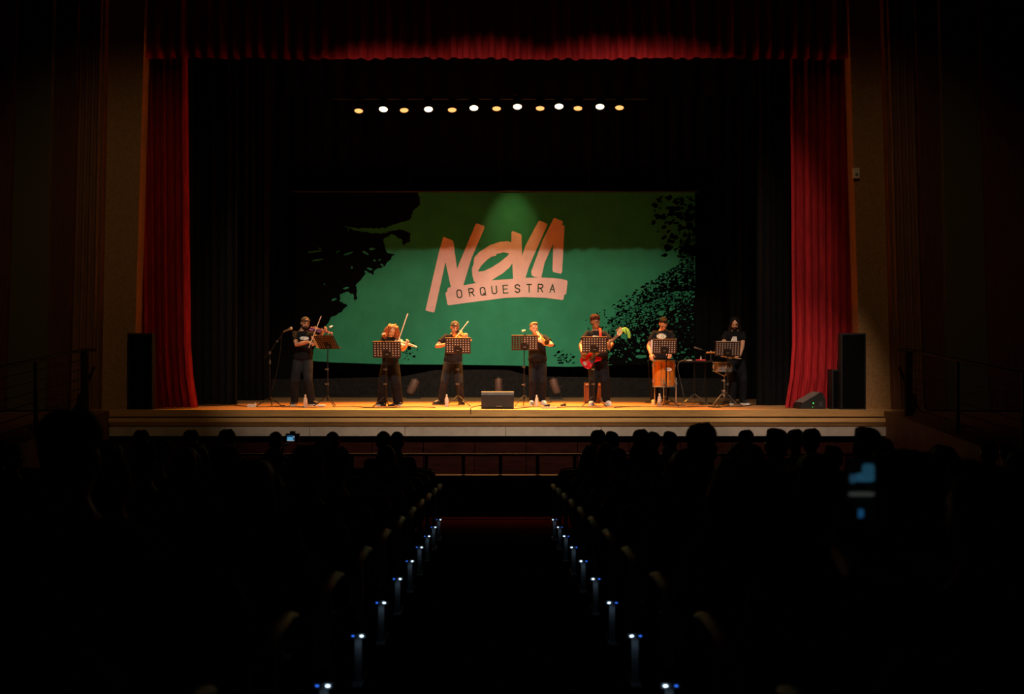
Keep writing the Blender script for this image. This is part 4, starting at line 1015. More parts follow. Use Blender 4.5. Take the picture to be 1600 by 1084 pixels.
b = MB(); b.box((0, 0, .009), (.06, .008, .002), Mb); b.box((0, .012, .009), (.03, .006, .002), Mb); b.build('badge_print', mat('badge_ink', (.4, .1, .05), .5), bd)

# ------------------------------------------------------------------ snare drum on its stand
sd = 19.5
t = thing('snare_drum', 'shallow chrome snare drum before the long-haired drummer', 'drum', (PX(1131, sd), sd+.12, PZ(580, sd)))
h = PZ(566, sd)-PZ(580, sd); r0 = .18
M_wine = mat('mirror_steel_shell', (.42, .36, .34), .35, metal=.7, var=.15, scale=5)
b = MB(); b.lathe([(r0*.98, 0), (r0*.98, h)], 32); b.build('shell', M_wine, t, True)
for nm, z in (('bottom_hoop', -.006), ('top_hoop', h-.012)):
    b = MB(); b.lathe([(r0*.98, z), (r0*1.05, z), (r0*1.05, z+.02), (r0*.96, z+.02)], 32); b.build(nm, M_chrome, t, True)
b = MB(); b.lathe([(.001, h+.003), (r0*.96, h+.003), (r0*.96, h-.006), (.001, h-.006)], 32); b.build('drum_head', M_head, t, True)
for k in range(8):
    a = R(10+45*k); p = V((cos(a)*r0*1.02, sin(a)*r0*1.02, 0))
    b = MB(); b.tube([p+V((0, 0, 0)), p+V((0, 0, h))], .004, 6); b.ell(p+V((0, 0, h/2)), (.016, .016, .04), None, 8, 6); b.build('lug', M_chrome, t, True)
t = thing('snare_stand', 'chrome tripod stand carrying the snare drum', 'stand', (PX(1134, sd), sd+.12, ZS))
zt_ = PZ(581, sd)-ZS-.005
b = MB(); b.tube([(0, 0, .08), (0, 0, zt_-.08)], .011, 8); b.build('pole', M_steel, t, True)
for z in (.28, .2, zt_-.16): b = MB(); b.lathe([(.022, z-.02), (.025, z), (.022, z+.02)], 10); b.tube([(-.02, 0, z), (-.055, -.02, z)], .009, 6); b.build('clamp', M_chrome, t, True)
for k in range(3):
    a = R(-90+120*k); b = MB(); b.tube([(0, 0, zt_-.08), (.13*cos(a), .13*sin(a), zt_-.012), (.17*cos(a), .17*sin(a), zt_-.004)], .008, 6, True); b.build('cradle_arm', M_chrome, t, True)
for k in range(3):
    a = R(-35+120*k)
    b = MB(); b.tube([(.02*cos(a), .02*sin(a), .26), (.27*cos(a), .27*sin(a), .012)], .01, 6, True); lg = b.build('leg', M_steel, t, True)
    b = MB(); b.tube([(.02*cos(a), .02*sin(a), .09), (.14*cos(a), .14*sin(a), .14)], .007, 5); b.build('strut', M_steel, lg)
M_stick = mat('pale_drumstick', (.66, .48, .30), .45)
for lab, a, c in (('wooden drumstick in the hand on the right of the long-haired drummer', (1155, 560, -.42), (1128, 556.5, -.62)), ('wooden drumstick in the hand behind the drummer\'s music stand', (1125, 555.5, -.45), (1143, 560.5, -.28))):
    p0, p1 = P(a[0], a[1], d7+a[2]), P(c[0], c[1], d7+c[2]); v = p1-p0
    b = MB(); b.tube([v*-.12, v*.0, v*.7, v*.93, v*.96, v], [.0075, .0075, .007, .0045, .006, .004], 8, True); tag(b.build('drumstick', M_stick, None, True, p0), lab, 'drumstick', 'drumsticks of the long-haired drummer')

# ------------------------------------------------------------------ percussion table between the two drummers
td = 20.1
t = thing('percussion_table', 'small black-topped percussion table on a folding tripod between the drums', 'table', (PX(1085, td), td, ZS))
zt = PZ(563.5, td)-ZS
b = MB(); b.box((0, 0, zt-.012), (.62, .4, .02)); tp = b.build('table_top', M_black, t)
b = MB(); b.box((0, -.203, zt-.012), (.63, .012, .03)); b.build('edge_trim', M_desk, tp)
b = MB(); b.tube([(0, 0, .12), (0, 0, zt-.02)], .014, 8); b.build('pole', M_blackmetal, t, True)
for k in range(3):
    a = R(-35+120*k); b = MB(); b.tube([(.01*cos(a), .01*sin(a), .2), (.29*cos(a), .29*sin(a), .012)], .0095, 6, True); lg = b.build('leg', M_steel, t, True)
    b = MB(); b.tube([(.01*cos(a), .01*sin(a), .1), (.14*cos(a), .14*sin(a), .115)], .006, 5); b.build('strut', M_steel, lg)
def on_table(px0, px1, h, m, nm, lab, cat, dy=-.12, dep=.06):
    dp = td+dy; x0, x1 = PX(px0, dp), PX(px1, dp)
    b = MB(); w_, = (x1-x0,); b.prism([(-w_/2, -dep/2), (w_/2, -dep/2), (w_/2*.9, dep/2), (-w_/2*.9, dep/2)], 0, h); return tag(b.build(nm, m, None, loc=((x0+x1)/2, dp, ZS+zt-.002)), lab, cat)
on_table(1072, 1081, .022, M_white, 'note_pad', 'white pad lying on the percussion table', 'pad')
b = MB(); x0, x1 = PX(1088, td-.12), PX(1101, td-.12); wd = x1-x0
b.tube([(-wd/2, 0, .012), (-wd/4, .02, .014), (wd/4, .02, .014), (wd/2, 0, .012)], [.012, .014, .014, .012], 8, True); b.tube([(-wd/2, -.05, .012), (-wd/4, -.03, .012), (wd/4, -.03, .012), (wd/2, -.05, .012)], .011, 8, True)
tag(b.build('maraca_block', mat('red_plastic', (.6, .03, .05), .4), None, True, ((x0+x1)/2, td-.12, ZS+zt-.002)), 'red plastic percussion shaker on the percussion table', 'shaker')
t = thing('wood_block', 'orange wood block on a thin post beside the snare drum', 'wood block', (PX(1111, td), td-.1, ZS+zt-.002))
t.location.x = PX(1109, td)
pz = PZ(551, td)-t.location.z
b = MB(); b.tube([(0, 0, 0), (0, 0, pz-.02)], .006, 6); b.build('post', M_steel, t, True)
b = MB(); b.lathe([(.045, 0), (.05, .006), (.045, .012)], 12); b.build('clamp', M_blackmetal, t, True)
b = MB(); b.tube([(-.075, 0, pz), (.075, 0, pz)], .02, 10, True); wb = b.build('block', mat('orange_wood', (.62, .24, .05), .4), t, True)
b = MB(); b.box((0, -.02, pz-.004), (.11, .006, .008)); b.build('slot', M_ebony, wb)
b = MB(); b.tube([(0, 0, pz+.015), (0, 0, pz+.04)], [.012, .007], 8); b.build('wing_nut', M_chrome, t, True)
# small stand-up bottle on the table
t = thing('small_bottle', 'small pale bottle standing on the percussion table', 'bottle', (PX(1096, td), td+.05, ZS+zt-.002))
b = MB(); b.lathe([(.013, 0), (.014, .01), (.014, .06), (.007, .075), (.007, .085)], 12); b.build('bottle_body', M_white, t, True)
b = MB(); b.lathe([(.009, .084), (.009, .1)], 10); b.build('cap', M_steel, t, True)
# cables hanging from the table and over the floor
def cable(label, pts, r=.006, m=M_cable):
    p0 = pts[0]; out = []
    for i in range(len(pts)-1):
        a, c = pts[max(0, i-1)], pts[min(len(pts)-1, i+2)]; p, q = pts[i], pts[i+1]
        for k in range(5):
            u = k/5; out.append(.5*((2*p)+(q-a)*u+(2*a-5*p+4*q-c)*u*u+(3*p-a-3*q+c)*u**3)-p0)
    out.append(pts[-1]-p0); b = MB(); b.tube(out, r, 6)
    return tag(b.build('cable', m, None, True, p0), label, 'cable')
fp = lambda px, py: V((PX(px, 1240/(py-570)), 1240/(py-570), ZS+.008))
cable('grey cable looping off the left end of the percussion table', [P(1074, 562, td-.22), P(1064, 564, td-.24), P(1059, 572, td-.24), P(1062, 590, td-.24), P(1067, 612, td-.24), fp(1070, 632)], .006, mat('grey_rubber', (.09, .085, .08), .5))
cable('black cable hanging down beside the microphone stand of the percussion table', [P(1101.5, 552, 20.2), P(1102, 575, 20.2), P(1099, 605, 20.2), fp(1092, 631), fp(1080, 634)], .005)
cable('black cable curling along the floor left of the stage monitor', [fp(735, 640.5), fp(737, 637), fp(744, 635), fp(752, 634)], .008)
cable('black cable across the floor before the trumpet player', [fp(804, 639), fp(820, 637), fp(838, 636), fp(862, 637), fp(900, 636), fp(940, 637)], .008)
cable('black cable rising from the floor right of the trumpet player', [fp(849, 635), fp(855, 638), fp(850, 632), fp(862, 628)], .007)
cable('long black cable along the floor in front of the drums', [fp(960, 637), fp(1000, 635), fp(1060, 636.5), fp(1100, 635), fp(1150, 636), fp(1185, 632), fp(1225, 631)], .008)
cable('tangled black cable around the snare stand', [fp(1095, 632), fp(1110, 630), fp(1118, 634), fp(1106, 635.5), fp(1122, 637), fp(1140, 634)], .008)
cable('black cable along the floor from the red curtain to the boom stand', [fp(306, 632.5), fp(330, 634), fp(360, 633), fp(395, 636), fp(430, 635), fp(445, 634)], .007)
cable('black cable along the floor between the first two violinists', [fp(520, 636), fp(550, 635), fp(572, 637), fp(600, 637.5), fp(640, 636), fp(680, 637)], .007)

# ------------------------------------------------------------------ wedge monitors
M_grille = mat('dark_grille', (.035, .034, .033), .5, bump=.4, bscale=200)
M_cab = mat('black_textured_cabinet', (.012, .012, .012), .5, bump=.25, bscale=150)
wd = 17.98
t = thing('stage_monitor', 'black wedge monitor speaker at the front edge of the stage', 'speaker', (PX(777.5, wd), wd, ZS))
W = 51*wd/F; H = 27*wd/F
prof = [(0, 0), (.42, 0), (.44, .03), (.40, .10), (.06, H), (0, H*.97), (-.012, H*.8), (-.012, .04)]      # y,z section: upright back to the hall, sloping grille to the players
def section(mb, pr, x0, x1, M=None):
    n = len(pr); vs = [(x0, y, z) for y, z in pr]+[(x1, y, z) for y, z in pr]
    mb.add(vs, [tuple(range(n)), tuple(range(2*n-1, n-1, -1))]+[(i, i+n, (i+1) % n+n, (i+1) % n) for i in range(n)], M)
b = MB(); section(b, prof, -W/2, W/2); cb = b.build('cabinet', M_cab, t, fix=True)
b = MB(); section(b, [(.39, .13), (.075, H+.004), (.06, H-.004), (.375, .12)], -W/2+.02, W/2-.02); b.build('grille', M_grille, t, fix=True)
b = MB(); section(b, [(.07, H+.006), (-.004, H*.985), (-.018, H*.82), (-.008, H*.82), (.0, H*.96), (.07, H-.004)], -W/2, W/2); b.build('top_edge', mat('pale_grey_edge', (.045, .042, .04), .5), t, fix=True)  # edge strip in a lighter grey than the cabinet
b = MB(); b.box((.02, -.016, .085), (.15, .012, .09)); hp_ = b.build('handle_cup', M_black, t)
b = MB(); b.box((.025, -.024, .05), (.11, .012, .014)); b.build('handle', M_steel, hp_)
for k in (-1, 1): b = MB(); b.box((k*(W/2-.03), -.016, H*.62), (.03, .01, .03)); b.build('corner_plate', M_black, t)
# the one at the right is turned sideways
wd = 17.95
t = thing('stage_monitor', 'black wedge monitor seen from the side before the bright red curtain', 'speaker', (PX(1271, wd), wd+.25, ZS), rz=0)
sc = 39*wd/F; hh2 = 26*wd/F
pr2 = [(-sc/2, 0), (sc/2-.02, 0), (sc/2, .04), (sc/2, hh2*.55), (sc/2-.06, hh2), (sc/2-.10, hh2*.99), (-sc/2+.02, hh2*.33), (-sc/2, hh2*.2)]
Mside = MX(((1,0,0,0), (0,0,-1,0), (0,1,0,0), (0,0,0,1)))
b = MB(); b.prism(pr2, -.24, .24, Mside); b.build('cabinet', M_cab, t)
b = MB(); b.prism([(-sc/2+.03, hh2*.40), (sc/2-.11, hh2*1.02), (sc/2-.105, hh2*.97), (-sc/2+.035, hh2*.34)], -.22, .22, Mside); b.build('grille', mat('grille_lit_tone', (.16, .14, .12), .5), t)  # paler copy of the grille colour, with light on it put in
for (u, v, c, nm) in ((.0, .36, (.1, 1.0, .15), 'green'), (-.03, .12, (.1, .9, .12), 'green')):
    b = MB(); b.lathe([(.009 if v > .2 else .005, 0), (.008 if v > .2 else .004, .006)], 8, Mside @ MX.Translation((u*sc, v*hh2, .24))); b.build('indicator_light', mat('indicator_%s' % nm, c, .4, emit=c, estr=2.0), t)
for k in range(5):
    b = MB(); b.box((.30*sc, .10*hh2+.3*hh2*k/5+.03, .2405), (.06, .007, .003), Mside); b.build('panel_print', M_steel, t)

# loudspeaker columns at the edges of the stage opening
def column(px0, px1, py0, py1, d, dep, label, nm='loudspeaker_column'):
    x0, x1 = PX(px0, d), PX(px1, d); h = PZ(py0, d)-ZS
    t = thing(nm, label, 'loudspeaker', ((x0+x1)/2, d+dep/2, ZS)); w_ = x1-x0
    b = MB(); b.box((0, 0, h/2), (w_, dep, h)); b.build('cabinet', M_cab, t)
    b = MB(); b.box((0, -dep/2-.004, h/2), (w_-.05, .012, h-.06)); b.build('grille', mat('black_cloth_grille', (.003, .003, .003), .95, spec=.05), t)
    for k in (-1, 1): b = MB(); b.box((k*w_*.3, -.02, .004), (.05, dep*.7, .01)); b.build('foot', M_cable, t)
    return t
column(199, 238, 520.5, 640, 17.76, .17, 'tall black loudspeaker column at the left edge of the stage opening')
column(1314, 1353, 520.5, 640, 17.76, .17, 'tall black loudspeaker column at the right edge of the stage opening')
column(1300, 1313, 577, 637, 17.9, .25, 'narrow black loudspeaker beside the tall column at the right', 'small_loudspeaker')
# white sensor box on the right jamb
jd = 17.93
t = thing('wall_sensor', 'small white sensor box on the right side of the stage opening', 'sensor', P(1336.5, 271, jd))
b = MB(); b.box((0, -.03, 0), (.10, .07, .17)); b.build('housing', M_white, t)
b = MB(); b.ell((0, -.066, -.03), (.03, .015, .03), None, 10, 6); b.build('lens', M_steel, t, True)
b = MB(); b.box((.04, .01, 0), (.05, .06, .05)); b.build('bracket', M_white, t)

# ------------------------------------------------------------------ floor lamps at the back
M_can = mat('dark_bronze_lamp', (.13, .07, .05), .42)
def floor_lamp(px, py_foot, top, bot, d, wid, label):
    base = V((PX(px, d), d, ZS)); t = thing('floor_spotlight', label, 'spotlight', base, group='cylindrical floor spotlights')
    a, c = P(bot[0], bot[1], d)-base, P(top[0], top[1], d+.05)-base; v = c-a; r = wid*d/F/2
    b = MB(); b.tube([a, a+v*.1, a+v*.6, c-v*.02, c], [r*.72, r*.95, r, r*1.0, r*1.0], 18); b.build('can', M_can, t, True)
    b = MB(); b.tube([c-v*.06, c+v*.02], r*1.08, 18); b.build('front_ring', M_blackmetal, t, True)
    m = a+v*.45
    b = MB(); b.tube([m+V((-r*1.15, 0, 0)), (-r*1.1, 0, .03), (r*1.1, 0, .03), m+V((r*1.15, 0, 0))], .012, 6); b.build('yoke', M_blackmetal, t)
    b = MB(); b.box((0, 0, .012), (.3, .22, .024)); b.build('base', M_black, t)
    for k in (-1, 1): b = MB(); b.tube([m+V((k*r*.9, 0, 0)), m+V((k*r*1.5, 0, 0))], .022, 8); b.build('knob', M_blackmetal, t, True)
floor_lamp(646, 622, (651, 592), (640, 615), 23.5, 14, 'dark cylindrical spotlight on the floor tilted right, beside the red-haired woman')
floor_lamp(779, 622, (779, 590), (779, 614), 23.3, 12, 'dark cylindrical spotlight on the floor behind the front monitor')
floor_lamp(869, 624, (863, 591), (871, 615), 23.0, 13, 'dark cylindrical spotlight on the floor tilted left, beside the trumpet player')
# small brown amplifier behind the bass player
ad = 20.6
t = thing('amplifier', 'small brown amplifier with a pale top edge behind the bass guitarist', 'amplifier', (PX(926.5, ad), ad+.12, ZS))
w_, h_ = 25*ad/F, .40
b = MB(); b.box((0, 0, h_/2+.01), (w_, .24, h_)); b.build('cabinet', mat('brown_amp_cover', (.16, .06, .035), .7, bump=.3, bscale=120), t)
b = MB(); b.box((0, -.124, h_*.45), (w_-.06, .012, h_*.7)); b.build('grille', mat('brown_grille_cloth', (.20, .085, .05), .8), t)
b = MB(); b.box((0, -.124, h_-.02), (w_-.02, .014, .03)); pn = b.build('control_panel', mat('cream_panel', (.6, .5, .42), .5), t)
for k in range(5): b = MB(); b.lathe([(.008, 0), (.007, .014)], 8, MX.Translation((-.1+.05*k, -.131, h_-.02)) @ MX.Rotation(R(90), 4, 'X')); b.build('knob', M_black, pn)
b = MB(); b.tube([(-.07, 0, h_+.01), (-.06, 0, h_+.035), (.06, 0, h_+.035), (.07, 0, h_+.01)], .009, 6); b.build('handle', M_blackmetal, t)
for k in (-1, 1): b = MB(); b.box((k*w_*.4, 0, .006), (.03, .2, .012)); b.build('foot', M_black, t)

# ------------------------------------------------------------------ bottles and small things on the floor
def bottle(px, py, h, label, full=True):
    d = 1240/(py-570); t = thing('water_bottle', label, 'bottle', (PX(px, d), d, ZS), group='water bottles on the stage floor'); k = h/.22
    b = MB(); b.lathe([(.028*k, 0), (.032*k, .008*k), (.032*k, .05*k), (.029*k, .06*k), (.032*k, .07*k), (.032*k, .13*k), (.028*k, .15*k), (.013*k, .185*k), (.012*k, .2*k)], 16); b.build('bottle_body', M_bottle, t, True)
    b = MB(); b.lathe([(.0325*k, .075*k), (.0325*k, .125*k)], 16); b.build('paper_label', mat('pale_bottle_label', (.7, .66, .62), .6), t, True)
    b = MB(); b.lathe([(.014*k, .198*k), (.014*k, .218*k)], 12); b.build('cap', M_white, t, True)
bottle(477, 637, .24, 'clear water bottle at the feet of the bearded violinist')
bottle(698, 635.3, .23, 'clear water bottle at the feet of the violinist in the middle')
bottle(838.5, 634.3, .21, 'clear water bottle at the feet of the trumpet player')
bottle(1030.5, 634.6, .24, 'clear water bottle below the tall orange drum')
d = 1240/(636-570.)
t = thing('white_box', 'small white box with a raised stub on the floor left of the boom stand', 'box', (PX(393.5, d), d, ZS))
b = MB(); b.box((0, 0, .028), (.15, .08, .056)); b.build('carton', M_white, t)
b = MB(); b.box((.065, 0, .068), (.02, .02, .03)); b.build('stub', M_white, t)
d = 1240/(635.5-570.)
b = MB(); b.tube([(-.05, 0, .022), (.05, .02, .022)], [.02, .022], 10, True); tag(b.build('rolled_paper', M_paper, None, True, (PX(502.5, d), d, ZS)), 'small crumpled white paper under the tilted music stand', 'paper')
d = 1240/(637.5-570.)
b = MB(); b.box((0, 0, .012), (.27, .12, .02)); t = thing('pedal_board', 'flat pale pedal unit on the floor right of the front monitor', 'pedal', (PX(858, d), d-.05, ZS)); b.build('case', mat('pale_grey_metal', (.4, .36, .3), .5), t)
for k in range(3): b = MB(); b.lathe([(.014, .02), (.012, .034)], 10, MX.Translation((-.08+.08*k, 0, 0))); b.build('foot_switch', M_chrome, t, True)
for px, py, lab in ((599, 634.5, 'black effects pedal by the left foot of the red-haired woman'), (612, 634, 'black effects pedal under the stand of the red-haired woman'), (855, 635, 'small black pedal beside the white sneakers'), (880, 634, 'small black pedal on the floor between trumpet player and bass guitarist')):
    d = 1240/(py-570); t = thing('effects_pedal', lab, 'pedal', (PX(px, d), d, ZS), group='small pedals on the floor')
    b = MB(); b.prism([(-.05, 0), (.05, 0), (.05, .05), (-.05, .025)], -.04, .04, MX.Rotation(R(90), 4, 'X')); b.build('case', M_black, t)
    b = MB(); b.lathe([(.01, .035), (.009, .055)], 8, MX.Translation((.02, 0, 0))); b.build('foot_switch', M_chrome, t, True)
# ------------------------------------------------------------------ the stalls: seats with aisle lights, the audience
M_ledw = mat('aisle_light_white', (.8, .9, 1), .4, emit=(.55, .78, 1.0), estr=6.0)
M_ledb = mat('aisle_light_blue', (.2, .4, 1), .4, emit=(.03, .16, .9), estr=1.6)
PIT = .56
def make_seat():
    t = thing('theatre_seat', '', 'seat', (0, 0, 0))
    b = MB(); pr = [(-.24, .0), (.24, 0), (.25, .38), (.21, .455), (.1, .475), (-.1, .475), (-.21, .455), (-.25, .38)]
    Mb = MX.Translation((0, -.02, .40)) @ MX.Rotation(R(90+12), 4, 'X'); b.prism(pr, -.035, .035, Mb); b.build('backrest', M_seat, t)
    b = MB(); b.prism([(x*1.02, y*1.01+.0) for x, y in pr], .035, .05, Mb); b.build('back_shell', M_seatwood, t)
    b = MB(); b.prism([(-.235, 0), (.235, 0), (.235, .4), (.2, .44), (-.2, .44), (-.235, .4)], .40, .47); b.build('seat_cushion', M_seat, t)
    b = MB(); b.prism([(-.23, 0), (.23, 0), (.23, .4), (-.23, .4)], .385, .40); b.build('seat_shell', M_seatwood, t)
    b = MB(); b.box((-.28, .02, .30), (.035, .08, .60)); b.box((-.28, .05, .012), (.05, .3, .024)); b.build('leg', M_seatmetal, t)
    b = MB(); b.tube([(-.28, -.12, .60), (-.28, .0, .625), (-.28, .25, .63), (-.28, .34, .61)], .03, 8, True, flat=(.6, 1.0)); b.build('armrest', M_seatwood, t, True)
    return t
def make_person(kind, g):
    t = thing('person', '', 'person', (0, 0, 0)); sc_ = .98
    sk, shm, hm, hr = [(M_skinB, M_tee, M_hairbk, 'short'), (M_skinA, mat('dark_red_jacket', (.06, .012, .012), .9), M_hairbr, 'long'), (M_skinB, mat('navy_pullover', (.012, .014, .03), .9), M_hairbk, 'afro'),
                       (M_skinA, mat('grey_pullover', (.05, .05, .05), .9), M_hairbr, 'curly'), (M_skinB, M_tee2, M_hairbk, 'short')][kind]
    figure(t, sc_, pel=(0, .05, .50), lean=(0, .09), head=(0, 2, 0), hoff=(0, -.02, -.015), feet=[(-.12, -.52, 0, 0), (.12, -.52, 0, 0)], knees=[(-.12, -.42, .50), (.12, -.42, .50)], wr=[(-.11, -.30, .60), (.11, -.30, .60)],
           poles=[(-.6, .2, .4), (.6, .2, .4)], hd=[((.2, -.9, -.1), (0, 0, 1), -1), ((-.2, -.9, -.1), (0, 0, 1), 1)], skin=sk, shirt=shm, pants=M_trs, hair=hr, hairm=hm, shoe=M_shoeb, vox=.02, sleeve=.98, loose=.01, face=True)
    return t
seat_p = make_seat(); people_p = [make_person(k, None) for k in range(5)]
led_p = thing('aisle_light', '', 'aisle light', (0, 0, 0))
b = MB(); b.box((0, 0, 0), (.075, .03, .02)); b.build('housing', M_seatmetal, led_p)
b = MB(); b.ell((-.018, -.017, 0), (.0085, .005, .0034), None, 12, 6); b.build('white_lens', M_ledw, led_p, True)
b = MB(); b.ell((.024, -.016, 0), (.007, .0035, .003), None, 12, 6); b.build('blue_lens', M_ledb, led_p, True)
sl = bpy.data.lights.new('aisle_glow', 'SPOT'); sl.energy = .03; sl.color = (.5, .75, 1.0); sl.spot_size = R(110); sl.spot_blend = 1.0; sl.shadow_soft_size = .006
slo = bpy.data.objects.new('aisle_glow', sl); COL.objects.link(slo); slo.parent = led_p; slo.location = (-.004, -.045, -.014); slo.rotation_euler = V((0, .05, -.06)).to_track_quat('-Z', 'Y').to_euler()
used = {}
def take(key, proto):
    if key not in used: used[key] = 1; return proto
    return copy_tree(proto)
def mirror(o): o.scale.x = -1
rows = [2.05+i for i in range(11)]           # row distance from the lens
ow = ['first', 'second', 'third', 'fourth', 'fifth', 'sixth', 'seventh', 'eighth', 'ninth', 'tenth', 'eleventh', 'twelfth']
rown = [ow[10-i]+' row from stage' for i in range(11)]; seatn = [q_+' seat' for q_ in ow]
AX = .665
hair_desc = ['short dark hair', 'long brown hair', 'rounded black hair', 'full curly hair', 'short black hair']
# heads that show against the stage lip: photo x, photo y of the top, row
heads = {10: [226, 303, 434, 522, 622, 933, 1019, 1127, 1162], 9: [359, 601, 954, 999, 1044, 1238], 8: [1262], 5: [1207], 4: [1090, 1345], 1: [134]}
for ri, D in enumerate(rows):
    fz = floor_z(D)
    nseat = max(2, min(12, int((.52*D+.4-AX-.3)/PIT)+1))
    for s in (-1, 1):
        side = 'left' if s < 0 else 'right'
        for k in range(nseat):
            x = s*(AX+.015+.28+PIT*k)
            o = take('seat', seat_p); o.location = (x, D, fz); o.rotation_euler = (0, 0, 0); o.scale = (s, 1, 1)
            o['label'] = 'dark theatre seat, %s, %s %s of aisle' % (rown[ri], seatn[k], side); o['group'] = 'theatre seats in the stalls'
            # occupancy
            g = random.Random(ri*100+k*7+(3 if s > 0 else 0))
            occ = g.random() < .62; px = None
            if ri in heads:
                for h in heads[ri]:
                    if abs(PX(h, D)-x) < PIT/2+.001: occ = True; px = h
            if ri in (10,) and px is None: occ = False
            if ri == 9 and px is None and k < 8: occ = False
            if ri == 0: occ = False
            if ri == 8 and abs(x-PX(456, 10.05)) < .55: occ = False
            if ri == 1 and px is None: occ = False
            if not occ: continue
            kd = g.randrange(5) if px is None else g.choice((0, 2, 4))
            pr = people_p[kd]
            p = take('person%d' % kd, pr)
            xx = PX(px, D) if px is not None else x+g.uniform(-.05, .05)
            hs = 0.0; small = g.uniform(.89, .93) if px is None else 1.0
            p.location = (xx, D+.02, fz+hs); p.rotation_euler = (0, 0, pi); p.scale = (small, small, small)
            p['label'] = 'spectator with %s, %s, %s %s of aisle' % (hair_desc[kd], rown[ri], seatn[k], side); p['group'] = 'audience in the stalls'
        # the light at the foot of the row end
        if D >= 3.5:
            L_ = take('led', led_p); L_.location = (s*(AX+.012), D-.037, fz+.26); L_.scale = (-1 if s < 0 else 1, 1, 1)
            L_['label'] = 'small white and blue aisle light, %s, %s of aisle' % (rown[ri], side); L_['group'] = 'aisle lights'
for k in range(5):
    if 'person%d' % k not in used:
        for c in list(people_p[k].children_recursive): bpy.data.objects.remove(c)
        bpy.data.objects.remove(people_p[k])

# ------------------------------------------------------------------ spectator filming with a phone, near right
fz = floor_z(2.05)
t = thing('person', 'spectator at the near right lifting a phone with a glowing screen', 'person', (.99, 2.2, fz-.02), rz=pi)
ph = P(1346, 765, 2.56)
lw = lambda w_: MX.Rotation(-pi, 3, 'Z') @ (V(w_)-t.location)
figure(t, .84, pel=(0, .05, .50), lean=(0, .06), head=(10, -4, 0), feet=[(-.1, -.36, 0, .06), (.1, -.36, 0, .06)], knees=[(-.1, -.36, .50), (.1, -.36, .50)],
       wr=[lw(ph+V((.062, .025, -.15))), lw(ph+V((-.062, .025, -.15)))], poles=[(-.5, -.1, .3), (.5, -.1, .3)], hd=[((.2, -.05, .95), (-.2, -.95, 0), 1), ((-.2, -.05, .95), (.2, -.95, 0), -1)], curls=(.15, .15), skin=M_skinB, shirt=M_tee, pants=M_trs,
       hair='short', hairm=M_hairbk, shoe=M_shoeb, vox=.013, sleeve=.98)
def screen_mat(name, cells, strength):
    m = mat(name, (.01, .01, .012), .3); nt = m.node_tree; b_ = nt.nodes['Principled BSDF']; prev = None
    g = nt.nodes.new('ShaderNodeTexCoord'); sp_ = nt.nodes.new('ShaderNodeSeparateXYZ'); nt.links.new(g.outputs['Generated'], sp_.inputs[0])
    def math_(op, a, c):
        n = nt.nodes.new('ShaderNodeMath'); n.operation = op
        for i, q in enumerate((a, c)):
            if isinstance(q, (int, float)): n.inputs[i].default_value = q
            else: nt.links.new(q, n.inputs[i])
        return n.outputs[0]
    for (cx, cy, rx, ry, col) in cells:
        dx = math_('DIVIDE', math_('SUBTRACT', sp_.outputs['X'], cx), rx); dy = math_('DIVIDE', math_('SUBTRACT', sp_.outputs['Z'], cy), ry)
        r2 = math_('ADD', math_('POWER', math_('ABSOLUTE', dx, 0), 4.0), math_('POWER', math_('ABSOLUTE', dy, 0), 4.0))
        mask = math_('LESS_THAN', r2, 1.0)
        mix = nt.nodes.new('ShaderNodeMix'); mix.data_type = 'RGBA'; nt.links.new(mask, mix.inputs[0])
        if prev is None: mix.inputs[6].default_value = (.0008, .001, .0014, 1)
        else: nt.links.new(prev, mix.inputs[6])
        mix.inputs[7].default_value = (*col, 1); prev = mix.outputs[2]
    nt.links.new(prev, b_.inputs['Emission Color']); b_.inputs['Emission Strength'].default_value = strength
    return m
t = thing('phone', 'black phone with a dim blue glowing screen filming the stage, near right', 'phone', ph)
b = MB(); b.box((0, .006, 0), (.078, .009, .165)); b.build('case', M_black, t)
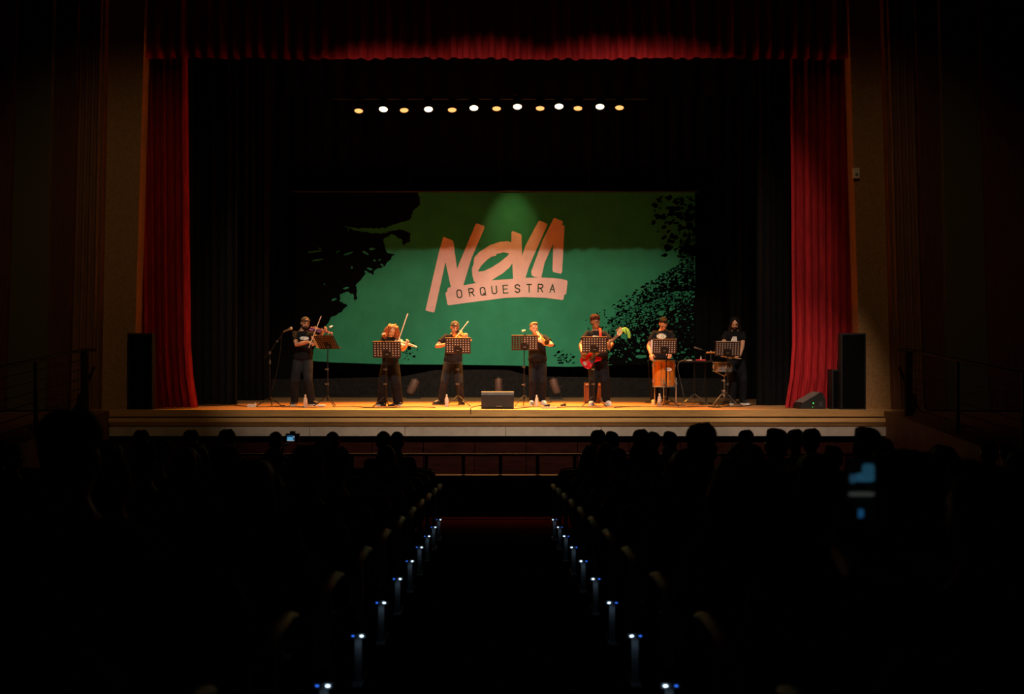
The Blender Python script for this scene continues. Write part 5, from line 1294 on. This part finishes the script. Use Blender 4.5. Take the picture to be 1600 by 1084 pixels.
scr = [(.62, .70, .34, .07, (.02, .10, .17)), (.74, .80, .22, .12, (.018, .085, .14)), (.2, .68, .12, .07, (.02, .07, .13)), (.5, .43, .46, .035, (.055, .06, .055)), (.46, .12, .12, .07, (.012, .09, .22))]
b = MB(); b.box((0, .0005, 0), (.071, .002, .155)); b.build('screen', screen_mat('phone_screen', scr, .45), t)
# a camera with a lit display among the far heads at the left
cp = P(456.5, 684, 10.43)
t = thing('camera', 'small camera with a lit blue display held up among the heads at the left', 'camera', cp)
b = MB(); b.box((0, .03, 0), (.135, .05, .085)); b.box((.0, .03, .05), (.05, .05, .03)); b.build('camera_body', M_black, t)
b = MB(); b.lathe([(.035, 0), (.038, .05), (.034, .09)], 16, MX.Translation((0, .05, 0)) @ MX.Rotation(R(-90), 4, 'X')); b.build('lens', M_black, t, True)
b = MB(); b.box((-.012, .003, -.004), (.085, .006, .06)); b.build('display', screen_mat('camera_display', [(.45, .5, .5, .5, (.01, .05, .10)), (.4, .45, .36, .26, (.08, .30, .50)), (.45, .12, .45, .08, (.25, .28, .3)), (.85, .75, .06, .1, (.4, .42, .45))], 1.0), t)
for k in range(3): b = MB(); b.lathe([(.005, 0), (.004, -.004)], 8, MX.Translation((.05, .004, -.02+.02*k)) @ MX.Rotation(R(90), 4, 'X')); b.build('button', M_steel, t, True)
cd = 10.05; fz = floor_z(cd)
t = thing('person', 'spectator at the left holding up a camera with a lit display', 'person', (cp.x+.02, cd-.02, fz-.22), rz=pi)
lw = lambda w_: MX.Rotation(-pi, 3, 'Z') @ (V(w_)-t.location)
figure(t, .98, pel=(0, .05, .50), lean=(0, .09), head=(0, -2, 0), hoff=(0, 0, -.03), feet=[(-.12, -.42, 0, .22), (.12, -.42, 0, .22)], knees=[(-.12, -.42, .52), (.12, -.42, .52)], wr=[lw(cp+V((.075, -.02, -.09))), lw(cp+V((-.075, -.02, -.09)))],
       poles=[(-.6, .0, .4), (.6, .0, .4)], hd=[((.1, -.5, .8), (-.8, .2, .3), 1), ((-.1, -.5, .8), (.8, .2, .3), -1)], skin=M_skinB, shirt=M_tee, pants=M_trs, hair='short', hairm=M_hairbk, shoe=M_shoeb, vox=.015, sleeve=.98)
